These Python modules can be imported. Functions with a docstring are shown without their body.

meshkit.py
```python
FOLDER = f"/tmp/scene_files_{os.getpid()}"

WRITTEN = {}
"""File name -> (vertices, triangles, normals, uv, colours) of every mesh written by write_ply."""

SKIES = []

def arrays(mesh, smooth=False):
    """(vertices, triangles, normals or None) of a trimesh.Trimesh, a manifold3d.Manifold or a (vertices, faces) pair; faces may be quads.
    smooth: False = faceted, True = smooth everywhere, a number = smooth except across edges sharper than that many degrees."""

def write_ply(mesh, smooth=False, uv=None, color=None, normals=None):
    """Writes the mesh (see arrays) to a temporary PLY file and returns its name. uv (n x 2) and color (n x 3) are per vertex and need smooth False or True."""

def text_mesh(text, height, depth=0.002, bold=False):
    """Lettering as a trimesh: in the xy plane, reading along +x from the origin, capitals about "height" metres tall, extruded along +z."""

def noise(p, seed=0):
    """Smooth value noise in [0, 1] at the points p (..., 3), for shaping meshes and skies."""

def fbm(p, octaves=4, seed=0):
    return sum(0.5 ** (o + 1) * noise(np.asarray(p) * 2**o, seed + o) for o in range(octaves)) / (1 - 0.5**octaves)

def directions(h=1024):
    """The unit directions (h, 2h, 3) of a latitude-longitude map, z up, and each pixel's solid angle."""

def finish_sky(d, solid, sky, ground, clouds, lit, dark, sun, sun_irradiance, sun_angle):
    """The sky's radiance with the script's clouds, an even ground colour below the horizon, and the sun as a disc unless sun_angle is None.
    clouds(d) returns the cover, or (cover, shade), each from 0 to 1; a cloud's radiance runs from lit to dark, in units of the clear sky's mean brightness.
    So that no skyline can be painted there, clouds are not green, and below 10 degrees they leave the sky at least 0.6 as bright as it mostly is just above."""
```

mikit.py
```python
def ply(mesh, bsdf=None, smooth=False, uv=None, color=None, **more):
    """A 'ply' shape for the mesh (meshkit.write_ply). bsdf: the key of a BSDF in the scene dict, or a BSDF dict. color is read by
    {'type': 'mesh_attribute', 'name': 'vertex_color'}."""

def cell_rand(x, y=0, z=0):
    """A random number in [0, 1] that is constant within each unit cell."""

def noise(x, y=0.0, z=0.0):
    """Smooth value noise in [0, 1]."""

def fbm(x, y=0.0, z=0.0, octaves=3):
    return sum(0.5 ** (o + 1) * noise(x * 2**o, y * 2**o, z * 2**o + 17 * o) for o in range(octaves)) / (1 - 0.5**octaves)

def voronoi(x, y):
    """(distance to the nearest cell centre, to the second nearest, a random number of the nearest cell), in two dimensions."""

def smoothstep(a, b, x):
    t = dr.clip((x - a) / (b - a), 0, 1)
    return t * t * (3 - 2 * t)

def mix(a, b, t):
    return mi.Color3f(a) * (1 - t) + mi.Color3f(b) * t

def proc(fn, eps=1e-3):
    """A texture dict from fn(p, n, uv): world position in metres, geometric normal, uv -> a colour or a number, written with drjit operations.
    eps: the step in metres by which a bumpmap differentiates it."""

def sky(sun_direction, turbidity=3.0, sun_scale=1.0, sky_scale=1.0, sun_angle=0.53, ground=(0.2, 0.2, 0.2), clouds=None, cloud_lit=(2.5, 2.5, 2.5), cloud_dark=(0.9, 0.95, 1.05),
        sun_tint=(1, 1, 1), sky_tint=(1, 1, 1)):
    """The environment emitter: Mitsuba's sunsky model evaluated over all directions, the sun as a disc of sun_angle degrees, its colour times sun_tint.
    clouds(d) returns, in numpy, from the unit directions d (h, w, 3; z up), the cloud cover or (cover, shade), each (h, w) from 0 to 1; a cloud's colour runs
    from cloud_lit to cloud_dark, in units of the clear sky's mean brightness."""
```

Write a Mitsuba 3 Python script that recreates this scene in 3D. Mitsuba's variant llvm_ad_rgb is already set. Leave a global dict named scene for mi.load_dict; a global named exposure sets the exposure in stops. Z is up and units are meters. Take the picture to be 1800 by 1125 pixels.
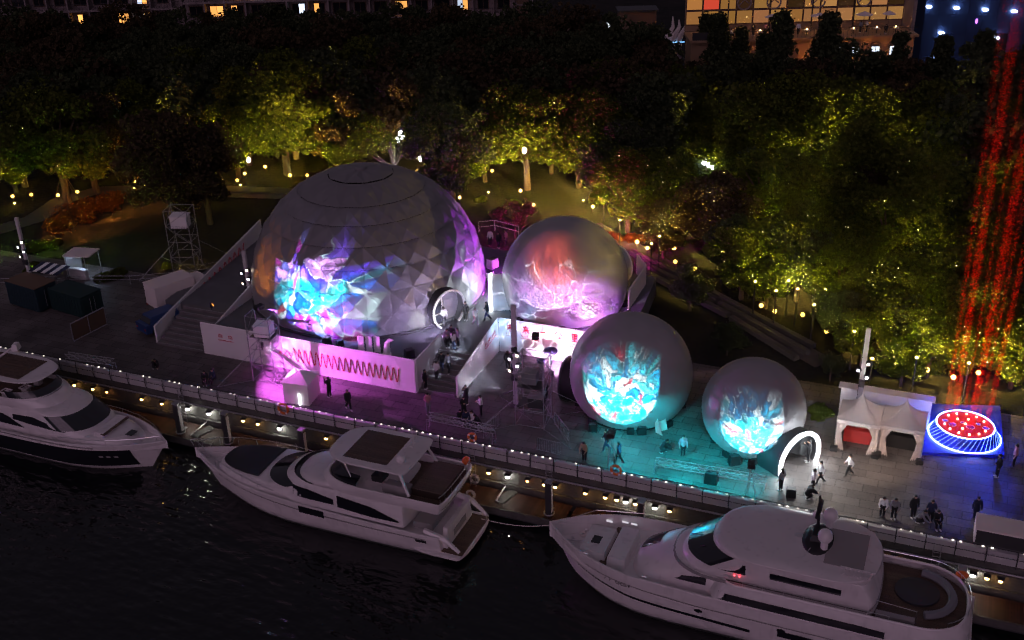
import math, random
import numpy as np, trimesh, manifold3d as m3, shapely.geometry as sg
import drjit as dr, mitsuba as mi, mikit, meshkit
from mikit import noise, fbm, voronoi, cell_rand, smoothstep, mix, proc
T = mi.ScalarTransform4f
scene, labels = {}, {}
RNG = np.random.default_rng(11)
rad = math.radians

# ------------------------------------------------------------------ camera, sky, exposure
FOCAL, PITCH, ROLL, YAW, EYE = 1960.0, rad(26.3), rad(-1.6), rad(22.9), np.array([0, 0, 44.0])
_hf = np.array([-math.sin(YAW), math.cos(YAW), 0]); _hr = np.array([math.cos(YAW), math.sin(YAW), 0]); _Z = np.array([0, 0, 1.0])
FW = _hf * math.cos(PITCH) - _Z * math.sin(PITCH)
UP = (_hf * math.sin(PITCH) + _Z * math.cos(PITCH)) * math.cos(ROLL) - _hr * math.sin(ROLL)
RT = np.cross(FW, UP)
scene['camera'] = {'type': 'perspective', 'fov': 2 * math.degrees(math.atan(900 / FOCAL)), 'fov_axis': 'x', 'near_clip': 1.0, 'far_clip': 1500.0,
                   'to_world': T().look_at(origin=EYE.tolist(), target=(EYE + FW).tolist(), up=UP.tolist())}
exposure = 3.0   # a long night exposure
K = 0.125
# night: an overcast sky that carries the city's dim violet glow, and the broad glow of the lit far bank behind the camera
scene['night_sky'] = {**mikit.sky((0.1, -1, 0.42), turbidity=3, sun_scale=0.25 * K, sky_scale=1.1 * K, sun_angle=50, sun_tint=(1.0, 0.84, 2.0), sky_tint=(1, 0.8, 1.0), ground=(0.05, 0.05, 0.05),
                      clouds=lambda d: 1.0, cloud_lit=(0.80, 0.66, 0.90), cloud_dark=(0.80, 0.66, 0.90)), 'sampling_weight': 7.0}


def at(px, py, z=0.0):
    """The place at height z that the photograph shows at this pixel (1800 x 1125)."""
    d = FW + (px - 900) / FOCAL * RT - (py - 562.5) / FOCAL * UP
    return EYE + (z - EYE[2]) / d[2] * d


def at_y(px, py, y):
    d = FW + (px - 900) / FOCAL * RT - (py - 562.5) / FOCAL * UP
    return EYE + y / d[1] * d


# ------------------------------------------------------------------ helpers
_used = {}


def uniq(base):
    n = _used.get(base, -1) + 1
    _used[base] = n
    return base if n == 0 else f'{base}_{n:03d}'


def tag(key, label, cat=None, group=None, kind=None):
    labels[key] = {'label': label}
    if cat: labels[key]['category'] = cat
    if group: labels[key]['group'] = group
    if kind: labels[key]['kind'] = kind
    return key


def thing(name, label, cat, group=None, kind=None):
    return tag(uniq(name), label, cat, group, kind)


class MB:
    """Collects shapes into one mesh."""
    def __init__(s): s.v, s.f, s.n = [], [], 0
    def add(s, v, f):
        f = np.asarray(f, int)
        if f.shape[1] == 4: f = np.vstack([f[:, [0, 1, 2]], f[:, [0, 2, 3]]])
        s.v.append(np.asarray(v, float)); s.f.append(f + s.n); s.n += len(v); return s
    def mesh(s, m):
        if hasattr(m, 'to_mesh'): k = m.to_mesh(); return s.add(k.vert_properties[:, :3], k.tri_verts)
        return s.add(m.vertices, m.faces)
    def box(s, c, d, rz=0.0, top=1.0):
        x, y, z = np.array(d) / 2.0
        v = np.array([[a * x, b * y, e * z] for e in (-1, 1) for b in (-1, 1) for a in (-1, 1)], float)
        v[4:, :2] *= top
        cs, sn = math.cos(rz), math.sin(rz)
        v = v @ np.array([[cs, sn, 0], [-sn, cs, 0], [0, 0, 1]]) + np.array(c, float)
        return s.add(v, [[0, 2, 3, 1], [4, 5, 7, 6], [0, 1, 5, 4], [2, 6, 7, 3], [0, 4, 6, 2], [1, 3, 7, 5]])
    def tube(s, a, b, r, n=6, r2=None): return s.path([a, b], r if r2 is None else [r, r2], n)
    def path(s, pts, r, n=6, closed=False):
        p = np.asarray(pts, float); k = len(p); r = np.broadcast_to(r, (k,))
        t = np.gradient(p, axis=0) if k > 2 else np.repeat([p[1] - p[0]], 2, 0)
        if closed: t = np.roll(p, -1, 0) - np.roll(p, 1, 0)
        t = t / (np.linalg.norm(t, axis=1, keepdims=True) + 1e-12)
        ref = np.array([0, 0, 1.0]) if abs(t[:, 2]).max() < 0.95 else (np.array([1.0, 0, 0]) if abs(t[:, 0]).max() < 0.95 else np.array([0.3, 0.9, 0.2]))
        a = np.cross(t, ref); a /= np.linalg.norm(a, axis=1, keepdims=True) + 1e-12
        b = np.cross(t, a); g = np.arange(n) * 2 * np.pi / n
        v = (p[:, None] + r[:, None, None] * (np.cos(g)[None, :, None] * a[:, None] + np.sin(g)[None, :, None] * b[:, None])).reshape(-1, 3)
        q = []
        for i in range(k if closed else k - 1):
            j = (i + 1) % k
            for c in range(n): q.append([i * n + c, i * n + (c + 1) % n, j * n + (c + 1) % n, j * n + c])
        s.add(v, q)
        if not closed:
            for i, o in ((0, 1), (k - 1, 0)):
                ring = list(range(i * n, i * n + n)); ring = ring[::-1] if o else ring
                s.add(v[ring], [[0, c, c + 1] for c in range(1, n - 1)])
        return s
    def prism(s, poly, z0, z1):
        return s.mesh(trimesh.creation.extrude_polygon(sg.Polygon(poly), z1 - z0, engine='earcut').apply_translation([0, 0, z0]))
    def sheet(s, pts):
        return s.add(pts, [[0, i, i + 1] for i in range(1, len(pts) - 1)])
    def ball(s, c, r, n=1, sc=(1, 1, 1)):
        m = trimesh.creation.icosphere(n, r); return s.add(m.vertices * np.array(sc) + np.array(c, float), m.faces)
    def out(s): return np.vstack(s.v), np.vstack(s.f)


def put(key, mesh, bsdf, smooth=False, **more):
    key = uniq(key)
    scene[key] = mikit.ply(mesh.out() if isinstance(mesh, MB) else mesh, bsdf, smooth=smooth, **more)
    return key


def struct(key, mesh, bsdf, label, smooth=False, **more):
    k = put(key, mesh, bsdf, smooth, **more)
    tag(k, label, None, None, 'structure'); return k


def again(key, src, tw):
    key = uniq(key); scene[key] = {**scene[src], 'to_world': tw}; return key


def glow(rgb, weight=0.05):
    return {'type': 'area', 'radiance': {'type': 'rgb', 'value': [float(c) * K for c in rgb]}, 'sampling_weight': float(weight)}


def spot(key, pos, aim, rgb, cutoff=40, beam=None, weight=1.0, texture=None, up=(0, 0, 1)):
    d = {'type': 'spot', 'intensity': {'type': 'rgb', 'value': [float(c) * K for c in rgb]}, 'cutoff_angle': float(cutoff), 'beam_width': float(beam if beam is not None else cutoff * 0.6),
         'sampling_weight': float(weight), 'to_world': T().look_at(origin=[float(c) for c in pos], target=[float(c) for c in aim], up=list(up))}
    if texture is not None: d['texture'] = texture
    scene[uniq(key)] = d


# ------------------------------------------------------------------ materials
def mat(key, **kw): scene[key] = {'type': 'twosided', 'bsdf': kw}
def rgb(*c): return {'type': 'rgb', 'value': list(map(float, c))}
def flat(key, c, rough=0.6, metal=0.0, spec=0.4, cc=0.0): mat(key, type='principled', base_color=rgb(*c), roughness=float(rough), metallic=float(metal), specular=float(spec), clearcoat=float(cc))
def textured(key, fn, rough=0.7, bump=None, bscale=1.0, spec=0.4, metal=0.0, eps=1e-3):
    b = {'type': 'principled', 'base_color': proc(fn), 'roughness': float(rough), 'specular': float(spec), 'metallic': float(metal)}
    if bump is not None: b = {'type': 'bumpmap', 'arbitrary': proc(bump, eps), 'scale': float(bscale), 'bsdf': b}
    mat(key, **b)


flat('mat_gelcoat_grey', (0.30, 0.28, 0.28), 0.5)  # plain darker grey gelcoat for trims, seats and hatches
flat('mat_glass', (0.012, 0.013, 0.018), 0.06, spec=0.9)
flat('mat_black', (0.018, 0.018, 0.02), 0.5)
flat('mat_dark_hull', (0.012, 0.013, 0.018), 0.22, spec=0.6)
flat('mat_white_panel', (0.80, 0.78, 0.78), 0.6)
flat('mat_red_print', (0.55, 0.012, 0.05), 0.6)
flat('mat_steel', (0.42, 0.42, 0.44), 0.38, metal=0.8)
flat('mat_scaffold', (0.30, 0.30, 0.32), 0.45, metal=0.5)
flat('mat_chrome', (0.75, 0.75, 0.77), 0.15, metal=1.0)
flat('mat_dark_metal', (0.05, 0.05, 0.055), 0.45, metal=0.3)
flat('mat_pale_stone', (0.42, 0.41, 0.42), 0.7)
flat('mat_mast', (0.50, 0.48, 0.50), 0.5)
flat('mat_canvas', (0.72, 0.66, 0.63), 0.8)
flat('mat_red_board', (0.35, 0.03, 0.03), 0.6)
flat('mat_orange', (0.65, 0.14, 0.03), 0.5)
flat('mat_blue_deck', (0.02, 0.03, 0.30), 0.5)
flat('mat_skin', (0.42, 0.26, 0.19), 0.6)
flat('mat_hair', (0.012, 0.010, 0.010), 0.5)
flat('mat_shoe', (0.10, 0.10, 0.10), 0.5)
for _k, _c in dict(black=(0.015, 0.015, 0.018), white=(0.70, 0.70, 0.70), grey=(0.20, 0.20, 0.22), navy=(0.02, 0.025, 0.06), denim=(0.05, 0.07, 0.12), rose=(0.40, 0.18, 0.22), tan=(0.35, 0.27, 0.18)).items():
    flat('mat_cloth_' + _k, _c, 0.85)


def _gel(p, n, uv):
    return mi.Color3f(0.76, 0.72, 0.72) * (0.84 + 0.16 * fbm(p.x * .5, p.y * .7, p.z * 1.5, 3) + 0.10 * smoothstep(.55, .8, fbm(p.x * 3.0, p.y * 3.0, p.z * .5, 3)) * -1.0)
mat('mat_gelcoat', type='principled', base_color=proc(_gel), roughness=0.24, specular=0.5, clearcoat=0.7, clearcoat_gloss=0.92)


def _teak(p, n, uv):
    row = dr.floor(p.y / 0.12); g = p.y / 0.12 - row
    c = mix((0.085, 0.058, 0.045), (0.13, 0.085, 0.06), cell_rand(row, 3)) * (0.8 + 0.4 * noise(p.x * 2, p.y * 30, p.z))
    return c * dr.select(g < 0.1, 0.35, 1.0)
textured('mat_teak', _teak, 0.7)


def _paving(p, n, uv):
    r = dr.floor(p.y / 0.9); gy = p.y / 0.9 - r
    cx = p.x / 1.8 + 0.5 * (r - 2 * dr.floor(r / 2)); c0 = dr.floor(cx); gx = cx - c0
    tone = 0.80 + 0.4 * cell_rand(c0, r)
    joint = dr.select((gy < 0.07) | (gx < 0.035), 0.55, 1.0)
    stain = 0.50 + 0.95 * fbm(p.x * 0.35, p.y * 0.35, 2.0, 4)
    fine = 0.88 + 0.24 * noise(p.x * 9, p.y * 9)
    return mi.Color3f(0.105, 0.092, 0.090) * (tone * joint * stain * fine)
textured('mat_paving', _paving, 0.62)


def _step(p, n, uv):
    return mi.Color3f(0.15, 0.14, 0.14) * (0.7 + 0.6 * fbm(p.x * 0.9, p.y * 0.9, p.z, 4))
textured('mat_step', _step, 0.8)


def _carpet(p, n, uv):
    return mi.Color3f(0.115, 0.118, 0.128) * ((0.8 + 0.4 * fbm(p.x * 0.8, p.y * 0.8, 0.0, 4)) * (0.9 + 0.2 * noise(p.x * 25, p.y * 25)))
textured('mat_carpet', _carpet, 0.85)


def _soil(p, n, uv):
    a = fbm(p.x * 0.25, p.y * 0.25, 0.0, 4); b = noise(p.x * 5, p.y * 5)
    return mix((0.007, 0.0075, 0.006), (0.015, 0.0125, 0.011), smoothstep(0.35, 0.65, a)) * (0.65 + 0.7 * b)
textured('mat_soil', _soil, 0.9)


def _pathstone(p, n, uv):
    return mi.Color3f(0.07, 0.062, 0.06) * (0.7 + 0.6 * fbm(p.x * 0.9, p.y * 0.9, p.z, 4))
textured('mat_path', _pathstone, 0.85)


def _concrete(p, n, uv):
    drip = fbm(p.x * 1.3, p.y * 1.3, p.z * 0.25, 3)
    return mi.Color3f(0.085, 0.08, 0.078) * ((0.6 + 0.6 * drip) * (0.85 + 0.3 * noise(p.x * 8, p.y * 8, p.z * 8)))
textured('mat_concrete', _concrete, 0.8)


def _rustdeck(p, n, uv):
    row = dr.floor(p.x / 0.16); g = p.x / 0.16 - row
    c = mix((0.030, 0.010, 0.008), (0.058, 0.020, 0.016), cell_rand(row, 8)) * (0.7 + 0.6 * fbm(p.x * 0.7, p.y * 3.0, 0.0, 3))
    return c * dr.select(g < 0.1, 0.4, 1.0)
textured('mat_rustdeck', _rustdeck, 0.6)


def _fabric(p, n, uv):
    return mi.Color3f(0.23, 0.226, 0.238) * (0.86 + 0.28 * fbm(p.x * 0.7, p.y * 0.7, p.z * 1.3, 4))
def _fabric_bump(p, n, uv):
    return fbm(p.x * 1.1 + p.z * 1.7, p.y * 1.1, p.z * 0.8, 3) * 0.10
textured('mat_dome_fabric', _fabric, 0.36, bump=_fabric_bump, bscale=0.6, spec=0.5, metal=0.22, eps=0.02)


def _balloon(p, n, uv):
    return mi.Color3f(0.30, 0.295, 0.305) * (0.9 + 0.2 * fbm(p.x * 0.9, p.y * 0.9, p.z * 0.9, 3))
textured('mat_balloon', _balloon, 0.40, spec=0.5)


def _wave(p, n, uv):
    calm = 0.12 + 0.55 * fbm(p.x * 0.06, p.y * 0.10, 7.0, 2)
    return calm * (0.30 * fbm(p.x * 0.42 + 0.5 * p.y, p.y * 0.75, 0.0, 2) + 0.17 * noise(p.x * 1.5 + p.y, p.y * 2.9, 3.0) + 0.035 * noise(p.x * 4.3, p.y * 6.1, 5.0))
scene['mat_water'] = {'type': 'bumpmap', 'arbitrary': proc(_wave, 0.02), 'scale': 1.0,
                      'bsdf': {'type': 'principled', 'base_color': rgb(0.006, 0.007, 0.008), 'roughness': 0.045, 'specular': 0.45}}


def _bark(p, n, uv):
    return mi.Color3f(0.07, 0.050, 0.035) * (0.5 + 0.9 * fbm(p.x * 5, p.y * 5, p.z * 1.5, 3))
textured('mat_bark', _bark, 0.9)


def leafmat(key, a, b, c=None):
    def fn(p, n, uv):
        k = mix(a, b, fbm(p.x * 0.8, p.y * 0.8, p.z * 0.8, 3) * 1.4 - 0.2) * (0.6 + 0.8 * cell_rand(p.x * 3.1, p.y * 3.1, p.z * 3.1))
        return dr.maximum(k, mi.Color3f(0.003))
    scene[key] = {'type': 'principledthin', 'base_color': proc(fn), 'roughness': 0.5, 'diff_trans': 0.7, 'spec_trans': 0.0}
leafmat('mat_leaf', (0.042, 0.062, 0.012), (0.098, 0.108, 0.022))
leafmat('mat_leaf_dark', (0.034, 0.046, 0.026), (0.068, 0.080, 0.040))
leafmat('mat_leaf_purple', (0.045, 0.034, 0.024), (0.085, 0.064, 0.034))
leafmat('mat_leaf_orange', (0.14, 0.045, 0.015), (0.22, 0.08, 0.02))
# ------------------------------------------------------------------ large structure: water, ground, quay, platform
WL = -3.3
m = MB(); m.sheet([[-300, -60, WL], [200, -60, WL], [200, 61.2, WL], [-300, 61.2, WL]])
struct('water', m, 'mat_water', 'dark rippled river water at night with scattered glints')
DRUM = at(1697, 746, 1.25)[:2]     # hole added through stage, paving and ground for the buried beam spot
well = sg.Point(*DRUM).buffer(1.75, 16)
def ground_sheet(x0, y0, x1, y1, z0, th):
    return trimesh.creation.extrude_polygon(sg.box(x0, y0, x1, y1).difference(well), th, engine='earcut').apply_translation([0, 0, z0])
struct('ground', ground_sheet(-400, 61.4, 300, 700, -0.16, 0.08), 'mat_soil', 'dark soil and lawn of the park behind the promenade')
struct('promenade', ground_sheet(-200, 61.2, 100, 79.6, -0.07, 0.07), 'mat_paving', 'grey stone slab promenade along the quay')
m = MB()
m.box((-50, 61.35, -1.9), (300, 0.3, 3.6)); m.box((-50, 61.1, -0.35), (300, 0.25, 0.5)); m.box((-50, 61.12, -1.0), (300, 0.12, 0.18)); m.box((-50, 61.1, -2.2), (300, 0.16, 0.3))
struct('quay_wall', m, 'mat_concrete', 'dark concrete quay wall with horizontal ledges below the railing')
# floating pontoon walk below the wall
for (x0, x1) in ((-88, -37.2), (-36.9, -21.5), (-21.2, 30)):
    k = thing('pontoon', {-88: 'long red brown pontoon walk below the quay, left section', -36.9: 'red brown pontoon walk behind the stern of the middle yacht', -21.2: 'red brown pontoon walk behind the right yacht'}[int(x0) if x0 == -88 else x0], 'pontoon', 'floating pontoons along the quay')
    m = MB(); m.box(((x0 + x1) / 2, 59.85, -2.62), (x1 - x0, 2.2, 0.1)); put(k + '__deck', m, 'mat_rustdeck')
    m = MB(); m.box(((x0 + x1) / 2, 58.72, -2.75), (x1 - x0, 0.14, 0.5)); put(k + '__fender_beam', m, 'mat_concrete')
    m = MB(); m.box(((x0 + x1) / 2, 59.85, -3.0), (x1 - x0 - .4, 1.9, 0.6)); put(k + '__float', m, 'mat_dark_metal')
# event platform: deck 1.9 m above the promenade
DZ = 1.9
m = MB()
m.prism([(-64.2, 71.9), (-56.9, 71.9), (-56.9, 67.6), (-36.9, 67.6), (-36.9, 72.0), (-33.5, 72.0), (-33.5, 76.3), (-22.5, 76.3), (-24, 91), (-66, 95)], 0.0, DZ)
struct('platform_deck', m, 'mat_carpet', 'raised dark grey event platform under the two largest domes')
def steps(key, x0, x1, y0, y1, n, lab):
    k = thing(key, lab, 'stairs')
    for i in range(n):
        ya = y0 + (y1 - y0) * i / n
        m = MB(); m.box(((x0 + x1) / 2, (ya + y1) / 2, DZ * (i + 0.5) / (n + 0)), (x1 - x0, y1 - ya - 0.005, DZ / n - 0.004)); put(k + '__step', m, 'mat_step')
        m = MB(); m.box(((x0 + x1) / 2, ya + 0.03, DZ * (i + 1) / n + 0.006), (x1 - x0 - .04, 0.06, 0.02)); put(k + '__nosing', m, 'mat_scaffold')
    return k
steps('stairs', -36.8, -33.65, 67.75, 72.0, 8, 'dark stairs between white side walls leading up to the dome entrance')
steps('stairs', -61.9, -57.1, 67.4, 71.9, 8, 'wide dark stairs at the left end of the platform')

# white panel walls round the platform, each a thing with panels
def wallpanels(name, label, pts, zb, zt, thick=0.14, step=2.0):
    """A wall of separate panels along a line; zb and zt are heights at both ends."""
    k = thing(name, label, 'wall')
    (xa, ya), (xb, yb) = pts; L = math.hypot(xb - xa, yb - ya); n = max(1, round(L / step))
    d = np.array([xb - xa, yb - ya]) / L; nn = np.array([-d[1], d[0]])
    for i in range(n):
        s0, s1 = L * i / n + 0.006, L * (i + 1) / n - 0.006
        z = lambda a, s: a[0] + (a[1] - a[0]) * s / L
        v = []
        for o in (-thick / 2, thick / 2):
            for (s, a) in ((s0, zb), (s1, zb), (s1, zt), (s0, zt)):
                q = np.array([xa, ya]) + d * s + nn * o; v.append([q[0], q[1], z(a, s)])
        put(k + '__panel', (np.array(v), np.array([[0, 1, 2, 3], [7, 6, 5, 4], [0, 4, 5, 1], [1, 5, 6, 2], [2, 6, 7, 3], [3, 7, 4, 0]])), 'mat_white_panel')
    m = MB(); a = np.array([xa, ya, zt[0] + 0.03]); b = np.array([xb, yb, zt[1] + 0.03])
    m.path([a, b], 0.085, 4); put(k + '__capping', m, 'mat_white_panel')
    return k
WT = 2.85
w_front = wallpanels('parapet_wall', 'long white panel wall in front of the large dome with a red zigzag wave', [(-57.0, 67.5), (-36.85, 67.5)], (0, 0), (WT, WT))
wallpanels('parapet_wall', 'white panel wall on the left side of the central stairs', [(-36.85, 67.6), (-36.85, 72.2)], (0, 1.9), (WT, 2.9))
w_r = wallpanels('parapet_wall', 'white panel wall right of the central stairs under the dappled light', [(-33.5, 67.9), (-33.5, 76.2)], (0, 0), (1.75, 3.0))
w_back = wallpanels('parapet_wall', 'white banner wall with red lettering below the second largest dome', [(-33.42, 76.3), (-21.5, 76.3)], (0, 0), (3.0, 3.0))
w_left = wallpanels('parapet_wall', 'long white banner wall with red zigzag at the left end of the platform', [(-62.1, 67.6), (-64.6, 88)], (0.0, 1.6), (1.6, 3.6))
wallpanels('parapet_wall', 'white sloping wall between the left stairs and the front wall', [(-57.05, 67.6), (-57.05, 75.5)], (0, 1.2), (1.3, 3.2))
wallpanels('parapet_wall', 'short white wall closing the deck beside the left mast', [(-57.05, 75.6), (-54.6, 74.6)], (1.9, 1.9), (3.15, 3.15))

# red prints: raised strokes on the walls
def strokes(key, lines, r, place, label=None):
    m = MB()
    for ln in lines: 
        p = np.array([place(x, y) for x, y in ln]); m.path(p, r, 4)
    k = put(key, m, 'mat_red_print')
    if label: labels[k] = {'label': label}
    return k
def zigzag(x0, x1, amp, n, lead=True):
    t = np.linspace(0, 1, n * 12 + 1); x = x0 + (x1 - x0) * t; y = amp * np.cos(t * n * 2 * np.pi)
    return list(zip(x, y))
front = lambda x, y: (x, 67.405, 1.45 + y - 0.012 * (x + 46))
lead = [[(-49.4, -.16), (-49.1, .16)], [(-49.15, .2), (-49.15, -.2)], [(-48.9, .22), (-48.55, -.22)], [(-48.55, .22), (-48.9, -.22)], [(-48.5, .3), (-48.2, -.3), (-47.95, .3)]]
strokes(w_front + '__red_wave', [zigzag(-47.9, -38.2, 0.62, 18)], 0.038, front, 'red zigzag wave print running along the wall')
strokes(w_front + '__red_letters', lead, 0.045, front)
strokes(w_front + '__red_letters', [[(x, .22), (x, -.05)] for x in (-55.2, -54.9, -54.2, -53.9)] + [[(x, .2), (x + .4, .2)] for x in (-55.25, -54.25)] + [[(x, 0), (x + .4, 0)] for x in (-55.25, -54.25)] + [[(-55.3, -.3), (-53.8, -.3)]], 0.03, lambda x, y: (x, 67.405, 1.9 + y))
def leftw(s, y):
    d = np.array([-2.5, 20.4]) / 20.55; q = np.array([-62.1, 67.6]) + d * s
    return (q[0] + 0.10, q[1], 0.8 + s / 20.55 * 1.8 + y)
strokes(w_left + '__red_wave', [[(s + 7.6, z) for s, z in zigzag(0, 9.0, 0.42, 9)]], 0.05, leftw, 'red zigzag wave print on the banner wall')
strokes(w_left + '__red_letters', [[(6.0, .4), (6.0, -.4)], [(5.8, .4), (6.2, .4)], [(5.8, -.4), (6.2, -.4)], [(6.9 + .32 * math.cos(a), .32 * math.sin(a)) if True else 0 for a in np.linspace(.6, 5.6, 14)]], 0.05, leftw)
# the lettering of the back banner wall, character by character
CH = {'wei': [[(.2, .75), (.8, .75)], [(.08, .52), (.92, .52)], [(.5, .98), (.5, .02)], [(.46, .5), (.1, .12)], [(.54, .5), (.9, .12)]],
      'lai': [[(.15, .82), (.85, .82)], [(.08, .46), (.92, .46)], [(.5, .98), (.5, .02)], [(.3, .74), (.38, .56)], [(.7, .74), (.62, .56)], [(.46, .44), (.1, .1)], [(.54, .44), (.9, .1)]],
      'yi': [[(.05, .5), (.95, .52)]],
      'gong': [[(.4, .95), (.08, .5)], [(.6, .95), (.92, .5)], [(.45, .55), (.2, .1), (.8, .16)], [(.65, .36), (.85, .05)]],
      'li': [[(.2, .95), (.2, .48)], [(.8, .95), (.8, .48)], [(.2, .95), (.8, .95)], [(.2, .72), (.8, .72)], [(.2, .48), (.8, .48)], [(.5, .95), (.5, .05)], [(.2, .28), (.8, .28)], [(.05, .05), (.95, .05)]]}
for i, c in enumerate(['wei', 'lai', 'yi', 'gong', 'li', 'wei']):
    x0 = -32.75 + i * 1.42
    strokes(w_back + '__red_character', CH[c], 0.042, lambda x, y, x0=x0: (x0 + 0.72 * x, 76.2, 2.02 + 0.72 * y))
for j, (x0, x1, z) in enumerate([(-32.7, -32.2, 1.75), (-31.4, -30.7, 1.72), (-30.4, -29.8, 1.72), (-28.4, -27.9, 1.72), (-27.4, -26.6, 1.7)]):
    strokes(w_back + '__small_print', [[(x, 0), (x, .14)] for x in np.arange(x0, x1, .14)] + [[(x0, -.16), (x1, -.16)]], 0.018, lambda x, y, z=z: (x, 76.2, z + y))
strokes(w_r + '__red_letters', [[(y, 0), (y, .3)] for y in np.arange(73.4, 75.6, .28)] + [[(73.4, -.2), (75.6, -.2)]], 0.03, lambda x, y: (-33.40, x, 1.75 + (x - 73) * .12 + y))
# ------------------------------------------------------------------ the domes
DC = np.array([-47.88, 80.48, 2.78]); DR = 10.47
dome = thing('geodesic_dome', 'largest dome, grey quilted geodesic tent with a coral reef picture projected on its front', 'dome')
flat('mat_dome_cap', (0.19, 0.188, 0.195), 0.5)
EL = [-4.8, 6, 17, 27.4, 37.7, 48, 58]
def sph(c, r, az, el): return np.array([c[0] + r * math.cos(el) * math.cos(az), c[1] + r * math.cos(el) * math.sin(az), c[2] + r * math.sin(el)])
NP = 32
def quilt(e0, e1, da, sag):
    """One quilted panel on the unit dome at azimuth 0: creases run from its corners to a pulled-in middle."""
    def pt(i, j, dr_=0.0):
        el, az = rad(e0 + (e1 - e0) * j), da * (i - 0.5); r = DR + 0.05 * (1 - j) - 0.03 * j + dr_
        return [r * math.cos(el) * math.cos(az), r * math.cos(el) * math.sin(az), r * math.sin(el)]
    v = [pt(0, 0), pt(1, 0), pt(1, 1), pt(0, 1), pt(.5, .5, sag)]
    f = [[0, 1, 4], [1, 2, 4], [2, 3, 4], [3, 0, 4]] 
    return np.array(v), np.array(f)
for b in range(6):
    src = []
    for var in range(3):
        src.append(None)
    for k in range(NP):
        var = (0, 1, 0, 1, 2, 1)[(k + b) % 6]
        tw = T().translate(DC.tolist()).rotate([0, 0, 1], 360.0 / NP * k)
        if src[var] is None:
            src[var] = put(dome + '__panel', quilt(EL[b], EL[b + 1], 2 * np.pi / NP, (0.10, 0.14, 0.07)[var]), 'mat_dome_fabric', False, to_world=tw)
        else:
            again(dome + '__panel', src[var], tw)
srcs = [None, None]
for b, (e0, e1, n) in enumerate([(58, 74, 20), (74, 88.5, 10)]):
    for k in range(n):
        tw = T().translate(DC.tolist()).rotate([0, 0, 1], 360.0 / n * k)
        if srcs[b] is None: srcs[b] = put(dome + '__panel', quilt(e0, e1, 2 * np.pi / n, 0.06), 'mat_dome_cap', False, to_world=tw)
        else: again(dome + '__panel', srcs[b], tw)
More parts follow.
